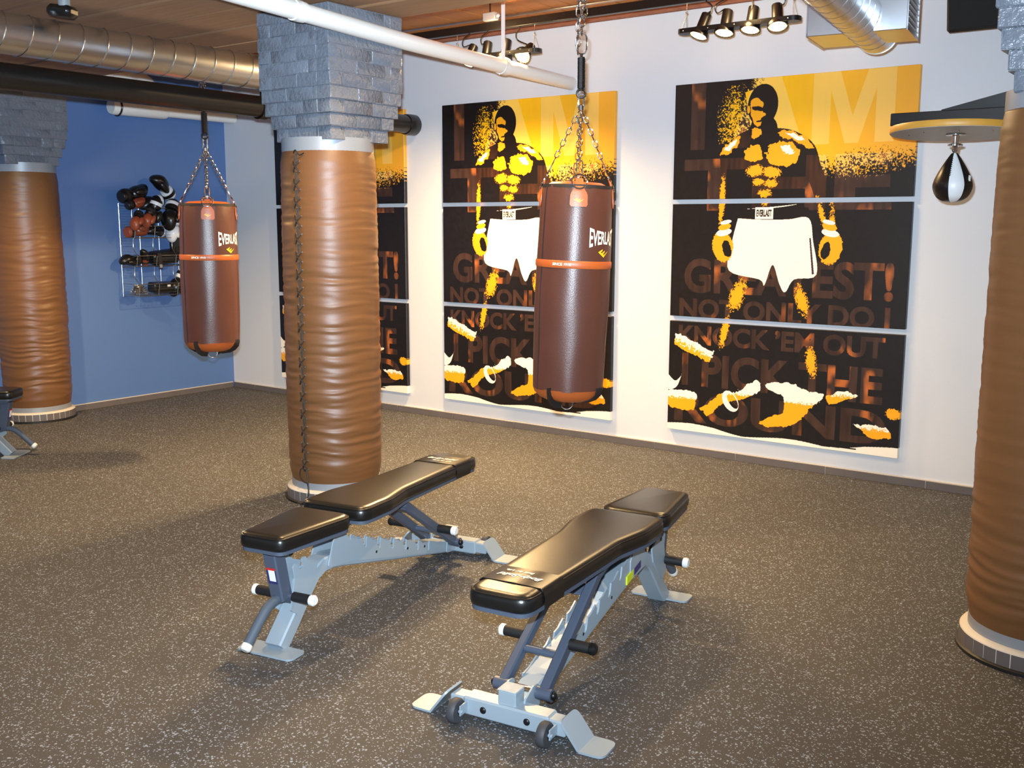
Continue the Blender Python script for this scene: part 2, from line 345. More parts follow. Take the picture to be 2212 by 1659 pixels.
_brick = {}
def column(loc, label, seam, seed, top=2.668, z_leather=1.945, cap_dx=.02, cap_dy=.02, amp=.0135):
    R = .262
    root = thing('padded_column', label, 'column', loc, 0, 'tan padded columns')
    bm = wrinkled(seed, .105, z_leather, R, amp, seam=seam); obj('leather_wrap', bm, MT['tan'], root, smooth=180)
    bm = NB(); lathe(bm, [(.252, .05), (.252, .118)], 64); obj('metal_collar', bm, MT['greymetal'], root)
    bm = NB(); lathe(bm, [(.250, z_leather - .01), (.252, z_leather + .004), (.252, z_leather + .066)], 64); obj('metal_collar', bm, MT['greymetal'], root)
    bm = NB(); lathe(bm, [(.292, 0), (.292, .012), (.286, .016)], 64); obj('rubber_strip', bm, MT['black_rubber'], root)
    bm = NB(); lathe(bm, [(.279, .010), (.2795, .068), (.275, .0735), (.256, .080)], 64); obj('grout_ring', bm, MT['trimlight'], root)
    nt_ = 34
    bm = NB(); aw = 2 * PI / nt_ * .92
    A = [-aw / 2, 0, aw / 2]
    lo = [bm.verts.new((.281 * math.cos(a), .281 * math.sin(a), .014)) for a in A]; hi = [bm.verts.new((.281 * math.cos(a), .281 * math.sin(a), .067)) for a in A]
    lo2 = [bm.verts.new((.268 * math.cos(a), .268 * math.sin(a), .014)) for a in A]; hi2 = [bm.verts.new((.268 * math.cos(a), .268 * math.sin(a), .067)) for a in A]
    for q in range(2):
        bm.faces.new((lo[q], lo[q + 1], hi[q + 1], hi[q])); bm.faces.new((hi[q], hi[q + 1], hi2[q + 1], hi2[q])); bm.faces.new((lo2[q], lo2[q + 1], lo[q + 1], lo[q]))
    bm.faces.new((lo[0], hi[0], hi2[0], lo2[0])); bm.faces.new((lo[2], lo2[2], hi2[2], hi[2]))
    t0 = obj('tile', bm, MT['tile'], root)
    for i in range(1, nt_): same('tile', t0, root, rot=(0, 0, 2 * PI * i / nt_))
    # brick capital: mortar core with single bricks in courses, the lowest courses corbelled in
    zc = z_leather + .05; nC = 10; ch = (top - zc) / nC
    half = [.215, .235, .256, .268] + [.275] * 6
    bm = NB()
    for c_, h in enumerate(half): box(bm, (cap_dx, cap_dy, zc + ch * (c_ + .5)), (2 * h - .003, 2 * h - .003, ch))
    obj('mortar_core', bm, MT['brick'], root, smooth=0)
    for c_, h in enumerate(half):
        z = zc + ch * (c_ + .5)
        for side in range(4):
            xs = [-h, -h + .19 + .02 * random.random(), -h + .39 + .02 * random.random(), h - .095] if c_ % 2 else [-h, -h + .10, -h + .30 + .02 * random.random(), h - .095]
            for a, b in zip(xs, xs[1:]):
                L = round((b - a) / .02) * .02 - .008
                key = (L, round(ch, 3), random.randrange(3))
                if key not in _brick:
                    bb = NB(); vs_ = box(bb, (0, 0, 0), (b - a - .0018, .095, ch - .0016), .0035)
                    for v in bb.verts: v.co += Vector((random.uniform(-.002, .002), random.uniform(-.002, .002), random.uniform(-.0010, .0010)))
                    o = obj('brick', bb, MT['brick'], root); _brick[key] = o
                else: o = same('brick', _brick[key], root)
                m_ = (a + b) / 2; off = h - .0475 + random.uniform(-.0012, .0022)
                o.location = [(cap_dx + m_, cap_dy - off, z), (cap_dx + off, cap_dy + m_, z), (cap_dx - m_, cap_dy + off, z), (cap_dx - off, cap_dy - m_, z)][side]
                o.rotation_euler = (0, 0, side * PI / 2)
    # lacing: seam, crossed laces and eyelets
    if seam is not None:
        def on(a, z, d=.004): rr = R + d; return (rr * math.cos(seam + a), rr * math.sin(seam + a), z)
        n = 18; zs = [.20 + (1.83 - .20) * i / (n - 1) for i in range(n)]
        da = .068
        bm = NB(); tube(bm, [on(-da, 0, .006), on(-da * .3, .020, .012), on(da * .4, .036, .012), on(da, .052, .006)], .0044, 6); tube(bm, [on(da, 0, .006), on(da * .3, .018, .014), on(-da * .4, .034, .014), on(-da, .052, .006)], .0044, 6)
        tube(bm, [on(.012, .052, .002), on(.016, .075, .004), on(.010, .094, .002)], .003, 5); tube(bm, [on(-.012, .052, .002), on(-.016, .075, .004), on(-.010, .094, .002)], .003, 5)
        l0 = obj('lace', bm, MT['lace'], root, loc=(0, 0, zs[0]))
        for z in zs[1:]: same('lace', l0, root, (0, 0, z))
        bm = NB()
        for z in zs:
            for a in (-da, da): ball(bm, on(a * 1.08, z, .004), .006, u=6, v=4); ball(bm, on(a * 1.08, z + .052, .004), .006, u=6, v=4)
        e = obj('eyelets', bm, MT['chrome'], root); e['label'] = 'rows of small metal eyelets along the lacing'
        bm = NB(); tube(bm, smoothpath([on(.02, .19, .008), on(-.07, .205, .016), on(-.10, .165, .02), on(.0, .135, .024), on(.09, .12, .02), on(.13, .06, .035), on(.05, .02, .05), on(-.08, .012, .05)]), .0038, 6)
        tube(bm, smoothpath([on(-.02, .19, .008), on(.06, .20, .016), on(.11, .14, .024), on(.15, .07, .035)]), .0038, 6)
        tube(bm, smoothpath([on(-.05, z_leather - .02, .006), on(.02, z_leather - .005, .014), on(.10, z_leather - .03, .008), on(.2, z_leather - .02, .006)]), .0038, 6)
        o = obj('lace_ends', bm, MT['lace'], root); o['label'] = 'loose lace ends tied off'
    return root
vis = math.atan2(-4.07, 4.3)
column((-4.3, 4.07, 0), 'tan leather padded column in the middle, laced down its left, grey brick capital', vis - .69, 1.3)
column((-7.965, 4.285, 0), 'tan leather padded column against the blue wall at far left', math.atan2(-4.28, 7.97) - 1.25, 5.7, cap_dx=.0, cap_dy=-.02)
column((-.585, 4.06, 0), 'tan leather padded column at right edge, nearest to the speed bag', None, 9.1, amp=.010)

# ------------------------------------------------------------------ poster art: a plain generic boxer print with the lettering, drawn in code
PW, PZ0, PZ1 = 1.550, .163, 2.451
def poster_image():
    rng = np.random.default_rng(3); px = .0021
    W = int(PW / px); H = int((PZ1 - PZ0) / px)
    U, Z = np.meshgrid((np.arange(W) + .5) * px, PZ0 + (np.arange(H) + .5) * px)
    def smooth_noise(cell, cu=None):
        cu = cu or cell; gw = int(W * px / cu) + 3; gh = int(H * px / cell) + 3; g = rng.random((gh, gw))
        x = U / cu; y = (Z - PZ0) / cell; i = x.astype(int); j = y.astype(int); fx = x - i; fy = y - j
        fx = fx * fx * (3 - 2 * fx); fy = fy * fy * (3 - 2 * fy)
        return (g[j, i] * (1 - fx) + g[j, i + 1] * fx) * (1 - fy) + (g[j + 1, i] * (1 - fx) + g[j + 1, i + 1] * fx) * fy
    grain = .5 * smooth_noise(.006) + .3 * smooth_noise(.012) + .2 * rng.random((H, W))
    grain = np.clip((grain - .5) * 2.2 + .5, 0, 1)
    wob = (smooth_noise(.03) - .5) * .012 + (smooth_noise(.010) - .5) * .006
    wob2 = (smooth_noise(.03) - .5) * .012 + (smooth_noise(.010) - .5) * .006
    def poly(pts, rough=0.0):
        x = U + wob * rough; y = Z + wob2 * rough; ins = np.zeros((H, W), bool); n = len(pts)
        for k in range(n):
            (x0, y0), (x1, y1) = pts[k], pts[(k + 1) % n]
            if y0 == y1: continue
            c = ((y0 > y) != (y1 > y)) & (x < (x1 - x0) * (y - y0) / (y1 - y0) + x0); ins ^= c
        return ins
    def curve(pts, rough=0.0):
        P = smoothpath([(a, b, 0) for a, b in list(pts) + [pts[0]]], 5); return poly([(p.x, p.y) for p in P[:-1]], rough)
    def ell(cx, cz, rx, rz, rot=0, rough=0):
        c, s = math.cos(rot), math.sin(rot); x = U + wob * rough - cx; y = Z + wob2 * rough - cz
        return ((x * c + y * s) / rx) ** 2 + ((-x * s + y * c) / rz) ** 2 < 1
    def field(cx, cz, rx, rz, rot=0, soft=.5):
        """grainy blob: thresholded by the grain towards its rim"""
        c, s = math.cos(rot), math.sin(rot); x = U - cx; y = Z - cz
        d = np.sqrt(((x * c + y * s) / rx) ** 2 + ((-x * s + y * c) / rz) ** 2); return (1 - d) / soft > grain - .15
    img = np.zeros((H, W, 3)); L = lambda c: np.array(s2l(c))
    streak = np.clip(.55 * smooth_noise(.16, .018) + .45 * smooth_noise(.07, .05), 0, 1)
    patch = np.clip((smooth_noise(.12, .08) - .58) * 4, 0, 1) * np.clip((smooth_noise(.05, .03)) * 1.6 - .3, 0, 1)
    img[:] = L((20, 16, 17)); img *= (.8 + .5 * smooth_noise(.02))[..., None]
    # lettering masks
    let = np.zeros((H, W), bool)
    def word(body, u0, u1, z0, z1, off=.035):
        V, T = text_tris(body, off); P = V * np.array([u1 - u0, z1 - z0]) + np.array([u0, z0])
        for a, b, c in T:
            t = P[[a, b, c]]; i0, i1 = int((t[:, 0].min()) / px) - 1, int(t[:, 0].max() / px) + 2; j0, j1 = int((t[:, 1].min() - PZ0) / px) - 1, int((t[:, 1].max() - PZ0) / px) + 2
            i0, j0 = max(i0, 0), max(j0, 0); i1, j1 = min(i1, W), min(j1, H)
            if i1 <= i0 or j1 <= j0: continue
            x = U[j0:j1, i0:i1]; y = Z[j0:j1, i0:i1]
            d = [(t[(k + 1) % 3, 0] - t[k, 0]) * (y - t[k, 1]) - (t[(k + 1) % 3, 1] - t[k, 1]) * (x - t[k, 0]) for k in range(3)]
            let[j0:j1, i0:i1] |= ((d[0] >= 0) & (d[1] >= 0) & (d[2] >= 0)) | ((d[0] <= 0) & (d[1] <= 0) & (d[2] <= 0))
    word('I', .12, .22, 2.03, 2.50); let |= poly([(.40, 2.03), (.58, 2.52), (.70, 2.52), (.88, 2.03), (.76, 2.03), (.725, 2.13), (.555, 2.13), (.52, 2.03)]) | poly([(.93, 2.03), (.93, 2.52), (1.07, 2.52), (1.175, 2.19), (1.28, 2.52), (1.42, 2.52), (1.42, 2.03), (1.31, 2.03), (1.31, 2.34), (1.215, 2.03), (1.135, 2.03), (1.04, 2.34), (1.04, 2.03)])
    word('THE', .08, 1.43, 1.64, 1.97, .04)
    word('GREATEST!', .10, 1.47, 1.10, 1.33); word('NOT ONLY DO I', .07, 1.46, .93, 1.065); word('KNOCK \u2019EM OUT', .07, 1.44, .755, .885)
    word('I PICK THE', .10, 1.44, .475, .70); word('ROUND', .05, 1.47, .225, .44)
    lc = (L((62, 42, 34))[None, None] * (.45 + 1.0 * streak[..., None]) + L((196, 106, 36))[None, None] * patch[..., None] * .75)
    img = np.where(let[..., None], lc, img)
    # golden ground at upper right, broken up by grain at its lower rim
    low = (Z - (1.80 + .10 * np.clip(U - 1.1, 0, 1) + .05 * smooth_noise(.12))) / .17; lef = (U - (.50 + .05 * smooth_noise(.1))) / .10
    gold = np.minimum(low, lef) * 1.15 > grain
    gold |= (field(.43, 2.20, .11, .20, 0, 1.3) & (grain < .62)) | poly([(.49, 2.37), (.62, 2.40), (.62, 2.05), (.55, 2.08)])
    g0 = L((255, 190, 16)) * (.96 + .08 * streak[..., None]); fade = np.clip((U - .8) / .7, 0, 1)[..., None]
    g = g0 * (1 - fade) + L((240, 168, 44)) * fade; gl = g * .72 + L((255, 236, 150)) * .28
    img = np.where(gold[..., None], np.where(let[..., None], gl, g), img)
    dark = L((22, 15, 12)); org = L((250, 172, 24)); wht = L((255, 248, 232))
    def put(mask, c): img[mask] = c
    # generic standing boxer: dark body with broken highlights, white trunks, gloves at the sides
    body = curve([(.33, 2.00), (.42, 2.09), (.53, 2.14), (.72, 2.14), (.84, 2.11), (.95, 2.03), (1.00, 1.90), (1.06, 1.76), (1.12, 1.60), (1.10, 1.48), (1.03, 1.50), (.99, 1.64), (.92, 1.82), (.88, 1.72), (.90, 1.60), (.50, 1.60), (.52, 1.74), (.46, 1.88), (.42, 1.78), (.40, 1.55), (.34, 1.50), (.33, 1.64), (.34, 1.82)])
    sh = dark[None, None] * np.ones((H, W, 1)) + L((120, 70, 40))[None, None] * (let * .35 * streak)[..., None]
    img = np.where(body[..., None], sh, img)
    put(ell(.61, 2.285, .100, .128, -.05) | curve([(.545, 2.20), (.685, 2.20), (.70, 2.10), (.535, 2.10)]), dark)
    put(curve([(.525, 2.30), (.545, 2.325), (.585, 2.325), (.615, 2.30), (.612, 2.25), (.628, 2.222), (.606, 2.212), (.604, 2.185), (.590, 2.160), (.565, 2.165), (.545, 2.20), (.53, 2.25)], 1.0), org)
    put(curve([(.535, 2.275), (.58, 2.282), (.612, 2.268), (.606, 2.25), (.57, 2.256), (.54, 2.258)], .6), dark); put(curve([(.572, 2.192), (.604, 2.196), (.604, 2.186), (.575, 2.184)], .3), dark); put(ell(.517, 2.262, .010, .024), org); put(curve([(.555, 2.150), (.60, 2.145), (.605, 2.10), (.56, 2.085), (.54, 2.11)], 1.5), org)
    def lit(p, c=org, r=2.2): put(curve(p, r), c)
    lit([(.335, 1.985), (.36, 2.045), (.42, 2.085), (.475, 2.10), (.455, 2.04), (.40, 1.995)]); lit([(.355, 2.02), (.39, 2.058), (.45, 2.085), (.43, 2.045), (.39, 2.015)], wht, 1.5)
    lit([(.70, 2.125), (.80, 2.118), (.90, 2.075), (.955, 2.01), (.90, 2.02), (.82, 2.065), (.74, 2.085)]); lit([(.76, 2.108), (.84, 2.095), (.90, 2.055), (.84, 2.07)], wht, 1.5)
    lit([(.49, 2.01), (.55, 2.045), (.60, 2.03), (.615, 1.97), (.57, 1.945), (.51, 1.955)]); lit([(.655, 2.035), (.72, 2.06), (.81, 2.045), (.855, 1.99), (.83, 1.925), (.75, 1.905), (.67, 1.935), (.645, 1.985)]); lit([(.73, 2.035), (.79, 2.03), (.82, 1.985), (.76, 1.98)], wht, 2)
    put(field(.575, 1.885, .065, .040, .1, .4), org); put(field(.685, 1.875, .070, .038, -.1, .4), org); put(field(.60, 1.815, .045, .028, 0, .5), org); put(field(.685, 1.805, .048, .028, 0, .5), org); put(field(.645, 1.745, .05, .03, 0, .6), org); put(field(.65, 1.69, .03, .03, 0, .8), org)
    put(field(.355, 1.70, .022, .17, -.03, .5), org); put(field(1.02, 1.60, .020, .14, .28, .8), org); put(field(1.085, 1.56, .02, .13, .1, .9), org)
    put(poly([(.50, 1.66), (.93, 1.655), (.95, 1.585), (.46, 1.585)]), dark); put(curve([(.52, 1.648), (.72, 1.655), (.86, 1.675), (.72, 1.662)]), wht)
    tr = curve([(.47, 1.59), (.60, 1.582), (.80, 1.582), (.935, 1.59), (.97, 1.45), (1.0, 1.245), (.86, 1.212), (.805, 1.13), (.765, 1.18), (.715, 1.30), (.665, 1.17), (.63, 1.205), (.42, 1.255), (.43, 1.42)]); put(tr, wht)
    put(poly([(.945, 1.47), (.955, 1.47), (.985, 1.25), (.972, 1.245)]), L((60, 40, 60)))
    put(poly([(.585, 1.585), (.585, 1.658), (.705, 1.658), (.705, 1.585)]), wht)
    let[:] = False; word('EVERLAST', .594, .696, 1.598, 1.645, .05); put(let.copy(), L((50, 46, 46)))
    for cx, s in ((.375, 1), (1.075, -1)):
        put(field(cx - .005 * s, 1.41, .075, .105, .18 * s, .12), org); put(ell(cx + .025 * s, 1.395, .030, .055, .3 * s, 1), dark); put(ell(cx, 1.50, .055, .022, .2 * s), wht); put(ell(cx + .004 * s, 1.535, .045, .020, .2 * s), org); put(ell(cx + .012 * s, 1.565, .040, .013, .2 * s), wht)
    for a, b, w0, w1 in (((.525, 1.20), (.44, .99), .070, .038), ((.425, .96), (.375, .74), .034, .022), ((.885, 1.18), (.945, .98), .058, .026), ((.975, .80), (1.01, .60), .045, .030)):
        d = math.atan2(b[1] - a[1], b[0] - a[0]); put(field((a[0] + b[0]) / 2, (a[1] + b[1]) / 2, math.dist(a, b) / 2 * 1.05, (w0 + w1) / 2, d, .55), org)
    # ring floor: a plain corner pad, rolled towels and canvas in the same golds and whites
    def block(p, w=.5):
        m = curve(p, 1.5); put(m, org); zc = np.mean([q[1] for q in p]); put(m & ((Z - zc) / .05 + .5 > grain * w + .55), wht)
    def slab(p):
        m = poly(p, 1.5); put(m, org); xs = [q[0] for q in p]; mid = np.interp(U, [min(xs), max(xs)], [p[0][1], p[-1][1] if p[-1][0] > p[0][0] else p[1][1]])
        put(m & (Z > mid - .07 + .06 * grain), wht)
    slab([(.05, .83), (.33, .715), (.30, .645), (.04, .745)])
    block([(.0, .44), (.20, .435), (.21, .36), (.18, .31), (.0, .33)]); put(curve([(.0, .54), (.05, .50), (.09, .53), (.10, .55), (.07, .47), (.03, .44), (.0, .445)]), wht)
    block([(.24, .33), (.38, .43), (.52, .48), (.60, .54), (.66, .55), (.66, .49), (.54, .42), (.40, .37), (.30, .29)])
    block([(.70, .54), (.84, .56), (.98, .52), (1.08, .51), (1.06, .46), (.98, .38), (.92, .31), (.78, .26), (.66, .27), (.72, .32), (.82, .36), (.82, .47), (.72, .50)])
    block([(1.10, .50), (1.18, .535), (1.30, .52), (1.20, .47), (1.12, .45)]); block([(1.28, .34), (1.46, .345), (1.50, .29), (1.40, .265)]); put(field(1.51, .43, .05, .035, 0, .3), org)
    put(ell(.46, .40, .05, .075, .6) & ~ell(.475, .405, .028, .060, .6), wht)
    edge = .205 + .03 * np.clip((U - 1.1) / .25, 0, 1) - .02 * np.clip((U - .35) / .2, 0, 1) + .012 * np.sin(U * 9); put(Z < edge, L((252, 244, 228)))
    put((np.abs(Z - (.185 + .02 * (U - 1.1))) < .004) & (U > 1.08) & (U < 1.30), dark)
    im = bpy.data.images.new('boxer_print', W, H, alpha=False, float_buffer=True); im.colorspace_settings.name = 'Linear Rec.709' if 'Linear Rec.709' in [i.identifier for i in bpy.types.ColorManagedInputColorspaceSettings.bl_rna.properties['name'].enum_items] else im.colorspace_settings.name
    out = np.ones((H, W, 4), np.float32); out[..., :3] = np.clip(img, 0, 1) * .92; im.pixels.foreach_set(out.ravel()); im.update()
    return im
im = poster_image()
m = bpy.data.materials.new('boxer_canvas'); m.use_nodes = True; nt = m.node_tree; b = nt.nodes['Principled BSDF']
ti = nt.nodes.new('ShaderNodeTexImage'); ti.image = im; ti.extension = 'EXTEND'; nt.links.new(ti.outputs[0], b.inputs['Base Color']); b.inputs['Roughness'].default_value = .38
MT['poster'] = m
panel_mesh = {}
rows = ((1.714, 2.451, 'top', 'dark head and shoulders against gold letters'), (.942, 1.684, 'middle', 'white trunks and gloves'), (.163, .9085, 'bottom', 'white canvas strip and round lettering'))
for x0, which in ((-7.257, 'far left boxer poster, half hidden by the middle column'), (-5.306, 'middle boxer poster behind the nearer heavy bag'), (-3.297, 'right boxer poster beside the speed bag')):
    for z0, z1, nm, what in rows:
        if nm not in panel_mesh:
            bm = NB(); box(bm, (PW / 2, -.017, 0), (PW, .034, z1 - z0), .002)
            uv = bm.loops.layers.uv.new('UVMap')
            for f in bm.faces:
                for l in f.loops: l[uv].uv = (l.vert.co.x / PW, (l.vert.co.z + (z0 + z1) / 2 - PZ0) / (PZ1 - PZ0))
            o = obj('poster_panel', bm, MT['poster'], smooth=0); panel_mesh[nm] = o
        else: o = bpy.data.objects.new('poster_panel', panel_mesh[nm].data); COL.objects.link(o)
        o.location = (x0, D - .002, (z0 + z1) / 2)
        tag(o, '%s canvas panel of the %s' % (nm, which), 'poster', 'boxer poster panels on the white wall')

# ------------------------------------------------------------------ heavy bags
EMBLEM = [(0, .62), (.42, 1.0), (.36, .72), (.22, .62), (.32, .52), (.66, .84), (.58, .56), (.45, .42), (.54, .33), (1.0, .76), (.52, 0)]
def emblem_tris():
    import mathutils
    P = [Vector((a, b_, 0)) for a, b_ in EMBLEM]; T = mathutils.geometry.tessellate_polygon([P]); return np.array([(p.x, p.y) for p in P]), [tuple(t) for t in T]
def heavy_bag(label, loc, Hb, R, z_apex, z_top, face, tilt=0.0, tdir=0.0, group='brown heavy bags', z_sp=(0, 0), chain_top=None):
    """loc: bag bottom; face: azimuth of the front tab; heights are world z"""
    root = thing('heavy_bag', label, 'punching bag', loc, 0, group); z0 = loc[2]; za = z_apex - z0
    TM = Matrix.Translation((0, 0, za)) @ Matrix.Rotation(tilt, 4, Vector((math.cos(tdir), math.sin(tdir), 0))) @ Matrix.Translation((0, 0, -za))
    def fin(name, bm, m_, parent=root, sm=40):
        bmesh.ops.transform(bm, matrix=TM, verts=bm.verts[:]); return obj(name, bm, m_, parent, sm)
    def rad(z):
        t = z / Hb; return R * (.955 + .06 * math.sin(PI * min(1, max(0, t * .93 + .02))) - .03 * max(0, (t - .88) / .12) ** 2 - .10 * max(0, (.05 - t) / .05) ** 2)
    def surf(a, z, d=0.0): r = rad(z) + d; return Vector((r * math.cos(face + a), r * math.sin(face + a), z))
    bm = NB(); n = 64; zs = [.062 + (Hb - .062) * k / 60 for k in range(61)]; rings = []
    for z in zs:
        row = []
        for i in range(n):
            a = 2 * PI * i / n; t = z / Hb
            d = .003 * noise.noise(Vector((math.cos(a) * 2, math.sin(a) * 2, z * 5))) + (max(0, t - .86) / .14) * .005 * noise.noise(Vector((math.cos(a) * 7, math.sin(a) * 7, z * 10)))
            row.append(bm.verts.new(surf(a - face, z, d)))
        rings.append(row)
    for A, B in zip(rings, rings[1:]):
        for i in range(n): bm.faces.new((A[i], A[(i + 1) % n], B[(i + 1) % n], B[i]))
    fin('leather_body', bm, MT['bag'], sm=180)
    bm = NB(); r_ = rad(Hb); lathe(bm, [(r_ + .003, Hb - .012), (r_ + .003, Hb + .003), (r_ - .006, Hb + .003), (r_ - .006, Hb - .012)], 64, cap=False); fin('rim', bm, MT['strapblack'])
    bm = NB(); lathe(bm, [(r_ - .004, Hb - .02), (r_ - .010, Hb - .002), (r_ - .05, Hb + .016), (.02, Hb + .022)], 48); o = fin('top_cover', bm, MT['bagtan']); o['label'] = 'orange tan leather top'
    bm = NB(); rb = rad(.062); lathe(bm, [(rb * .35, -.004), (rb * .62, .004), (rb * .82, .020), (rb * .95, .042), (rb + .0015, .066)], 48); o = fin('bottom_cover', bm, MT['bagtan']); o['label'] = 'orange tan leather bottom'
    bm = NB(); zb = Hb * .645; lathe(bm, [(rad(zb) + .002, zb - .018), (rad(zb) + .005, zb - .012), (rad(zb) + .005, zb + .012), (rad(zb) + .002, zb + .018)], 64, cap=False); o = fin('leather_band', bm, MT['bagtan']); o['label'] = 'orange tan band round the bag'
    bm = NB()
    for a in (-.55, -2.12, 1.02, 2.59):
        pts = [surf(a, .080, .002), surf(a, .064, .003)] + [Vector((rb * k * math.cos(face + a), rb * k * math.sin(face + a), zz)) for k, zz in ((.98, .042), (.85, .018), (.64, .001), (.3, -.008))]
        sweep(bm, pts, rect(.004, .055))
    o = fin('bottom_strap', bm, MT['strapblack']); o['label'] = 'black webbing straps under the bag'
    bm = NB(); rp = Vector((-math.sin(face), math.cos(face), 0)); tube(bm, [Vector((0, 0, -.018)) + rp * (.030 * math.cos(k * PI / 8)) + Vector((0, 0, .030 * math.sin(k * PI / 8))) for k in range(16)], .0035, 6, True); fin('bottom_ring', bm, MT['chrome'])
    bm = NB(); tube(bm, [surf(-1.05, z, .0015) for z in np.linspace(.06, Hb - .01, 24)], .0022, 5); fin('seam', bm, MT['strapblack'])
    # four tabs with D-rings, four chains to the apex
    V, T = emblem_tris()
    for k in range(4):
        a = k * PI / 2
        bm = NB(); cols = []
        prof = [(Hb + .030, .020, .030), (Hb + .010, .021, .010), (Hb - .018, .024, .006), (Hb - .034, .036, .006), (Hb - .046, .041, .006), (Hb - .090, .042, .006), (Hb - .100, .036, .005)]
        for z, hw, d in prof:
            cols.append([bm.verts.new(surf(a + q * hw / R, min(z, Hb), d * (1 if z <= Hb else -.3)) + Vector((0, 0, max(0, z - Hb)))) for q in (-1, -.5, 0, .5, 1)])
        for A, B in zip(cols, cols[1:]):
            for i in range(4): bm.faces.new((A[i], A[i + 1], B[i + 1], B[i]))
        r = bmesh.ops.extrude_face_region(bm, geom=bm.faces[:]); nv = [v for v in r['geom'] if isinstance(v, bmesh.types.BMVert)]
        out = Vector((math.cos(face + a), math.sin(face + a), 0)); bmesh.ops.translate(bm, vec=out * -.004, verts=nv)
        tb = fin('tab', bm, MT['bagtan'])
        bmt = NB(); vv = [bmt.verts.new(surf(a + (u - .5) * .048 / R, Hb - .082 + .022 * v, .0085)) for u, v in V]
        for t in T: bmt.faces.new([vv[i] for i in t])
        fin('emblem', bmt, MT['gold_print'], tb, 0)
        c = surf(a, Hb, -.004) + Vector((0, 0, .016)); tn = Vector((-math.sin(face + a), math.cos(face + a), 0)); up = (Vector((0, 0, za)) - c).normalized()
        bm = NB(); tube(bm, [c + tn * (.036 * math.cos(q * PI / 8)) + up * (.036 * math.sin(q * PI / 8)) for q in range(16)], .0045, 6, True); fin('d_ring', bm, MT['chrome'])
        h0 = c + up * .030; h1 = c + up * .105
        bm = NB(); tube(bm, link_pts((h0 + h1) / 2, up, tn, .085, .026), .0032, 6, True); fin('snap_hook', bm, MT['chrome'])
        bm = NB(); chain(bm, h1 - up * .006, Vector((0, 0, za)) - up * .02); fin('chain', bm, MT['chrome'])
    # wordmark: taller towards both ends, wrapped on the leather
    V, T = text_tris('EVERLAST', .022)
    zc = Hb * .765
    def fw(u, v):
        k = (2 * u - 1) ** 2; h = .060 * (1 + .6 * k); return TM @ surf(.34 + u * 1.02, zc + (v - .5) * h + .004, .002)
    o = decal('wordmark', V, T, fw, MT['white_print'], root, 1); o['label'] = 'white block lettering on the leather'
    V, T = emblem_tris(); decal('emblem', V, T, lambda u, v: TM @ surf(.62 + u * .40, zc - .088 + .040 * v, .002), MT['gold_print'], root)
    V, T = text_tris('SINCE 1910', .03); decal('band_lettering', V, T, lambda u, v: TM @ surf(-.62 + u * .50, zb - .006 + .013 * v, .0062), MT['white_print'], root)
    # links at the apex, swivel, spring and the chain above (plumb)
    rt = Vector((math.cos(YAW), math.sin(YAW), 0)); Zv = Vector((0, 0, 1)); s0, s1 = z_sp[0] - z0, z_sp[1] - z0
    bm = NB(); lathe(bm, [(.006, za - .02), (.014, za - .012), (.014, za + .008), (.006, za + .014)], 10)
    for s in (-1, 1): tube(bm, link_pts((0, 0, za + (s0 - .03 - za) * .5), Zv + rt * (.10 * s), rt, s0 - .02 - za, .026), .0036, 6, True)
    obj('snap_hook', bm, MT['chrome'], root)
    bm = NB(); tube(bm, [Vector((0, 0, s0 - .022)) + rt * (.020 * math.cos(q * PI / 8)) + Zv * (.020 * math.sin(q * PI / 8)) for q in range(16)], .006, 6, True); obj('swivel_ring', bm, MT['spring'], root)
    bm = NB(); turns = 24; tube(bm, [Vector((.0165 * math.cos(q * 2 * PI / 8), .0165 * math.sin(q * 2 * PI / 8), s0 + (s1 - s0) * q / (turns * 8))) for q in range(turns * 8 + 1)], .0034, 5)
    tube(bm, [(0, 0, s0 - .01), (0, 0, s1 + .02)], .007, 8); obj('spring', bm, MT['spring'], root)
    if chain_top:
        ct = chain_top - z0
        bm = NB(); tube(bm, link_pts((0, 0, s1 + .065), Zv, rt, .10, .046), .0042, 6, True); obj('carabiner', bm, MT['chrome'], root)
        bm = NB(); chain(bm, (0, 0, s1 + .105), (.0, 0, ct), .044, .022, .0036); chain(bm, (-.018 * rt.x, -.018 * rt.y, s1 + .02), (-.012, -.010, ct), .044, .022, .0034); chain(bm, (.012 * rt.x, .012 * rt.y, s1 + .16), (.010, .008, ct), .044, .022, .0034); obj('chain', bm, MT['chrome'], root)
    return root
fR = math.atan2(-4.235, 2.765) + .06; fL = math.atan2(-4.29, 5.67)
heavy_bag('larger brown heavy bag hanging in front of the middle boxer poster', (-2.750, 4.245, .690), 1.045, .178, 2.104, 2.6, fR, math.radians(2.2), math.atan2(fwd.y, fwd.x), chain_top=2.66, z_sp=(2.190, 2.331))
heavy_bag('smaller looking brown heavy bag hung from black pipe before the blue wall', (-5.67, 4.29, .716), .962, .182, 2.03, 2.3, fL, math.radians(.5), math.atan2(fwd.y, fwd.x), chain_top=2.672, z_sp=(2.135, 2.262))

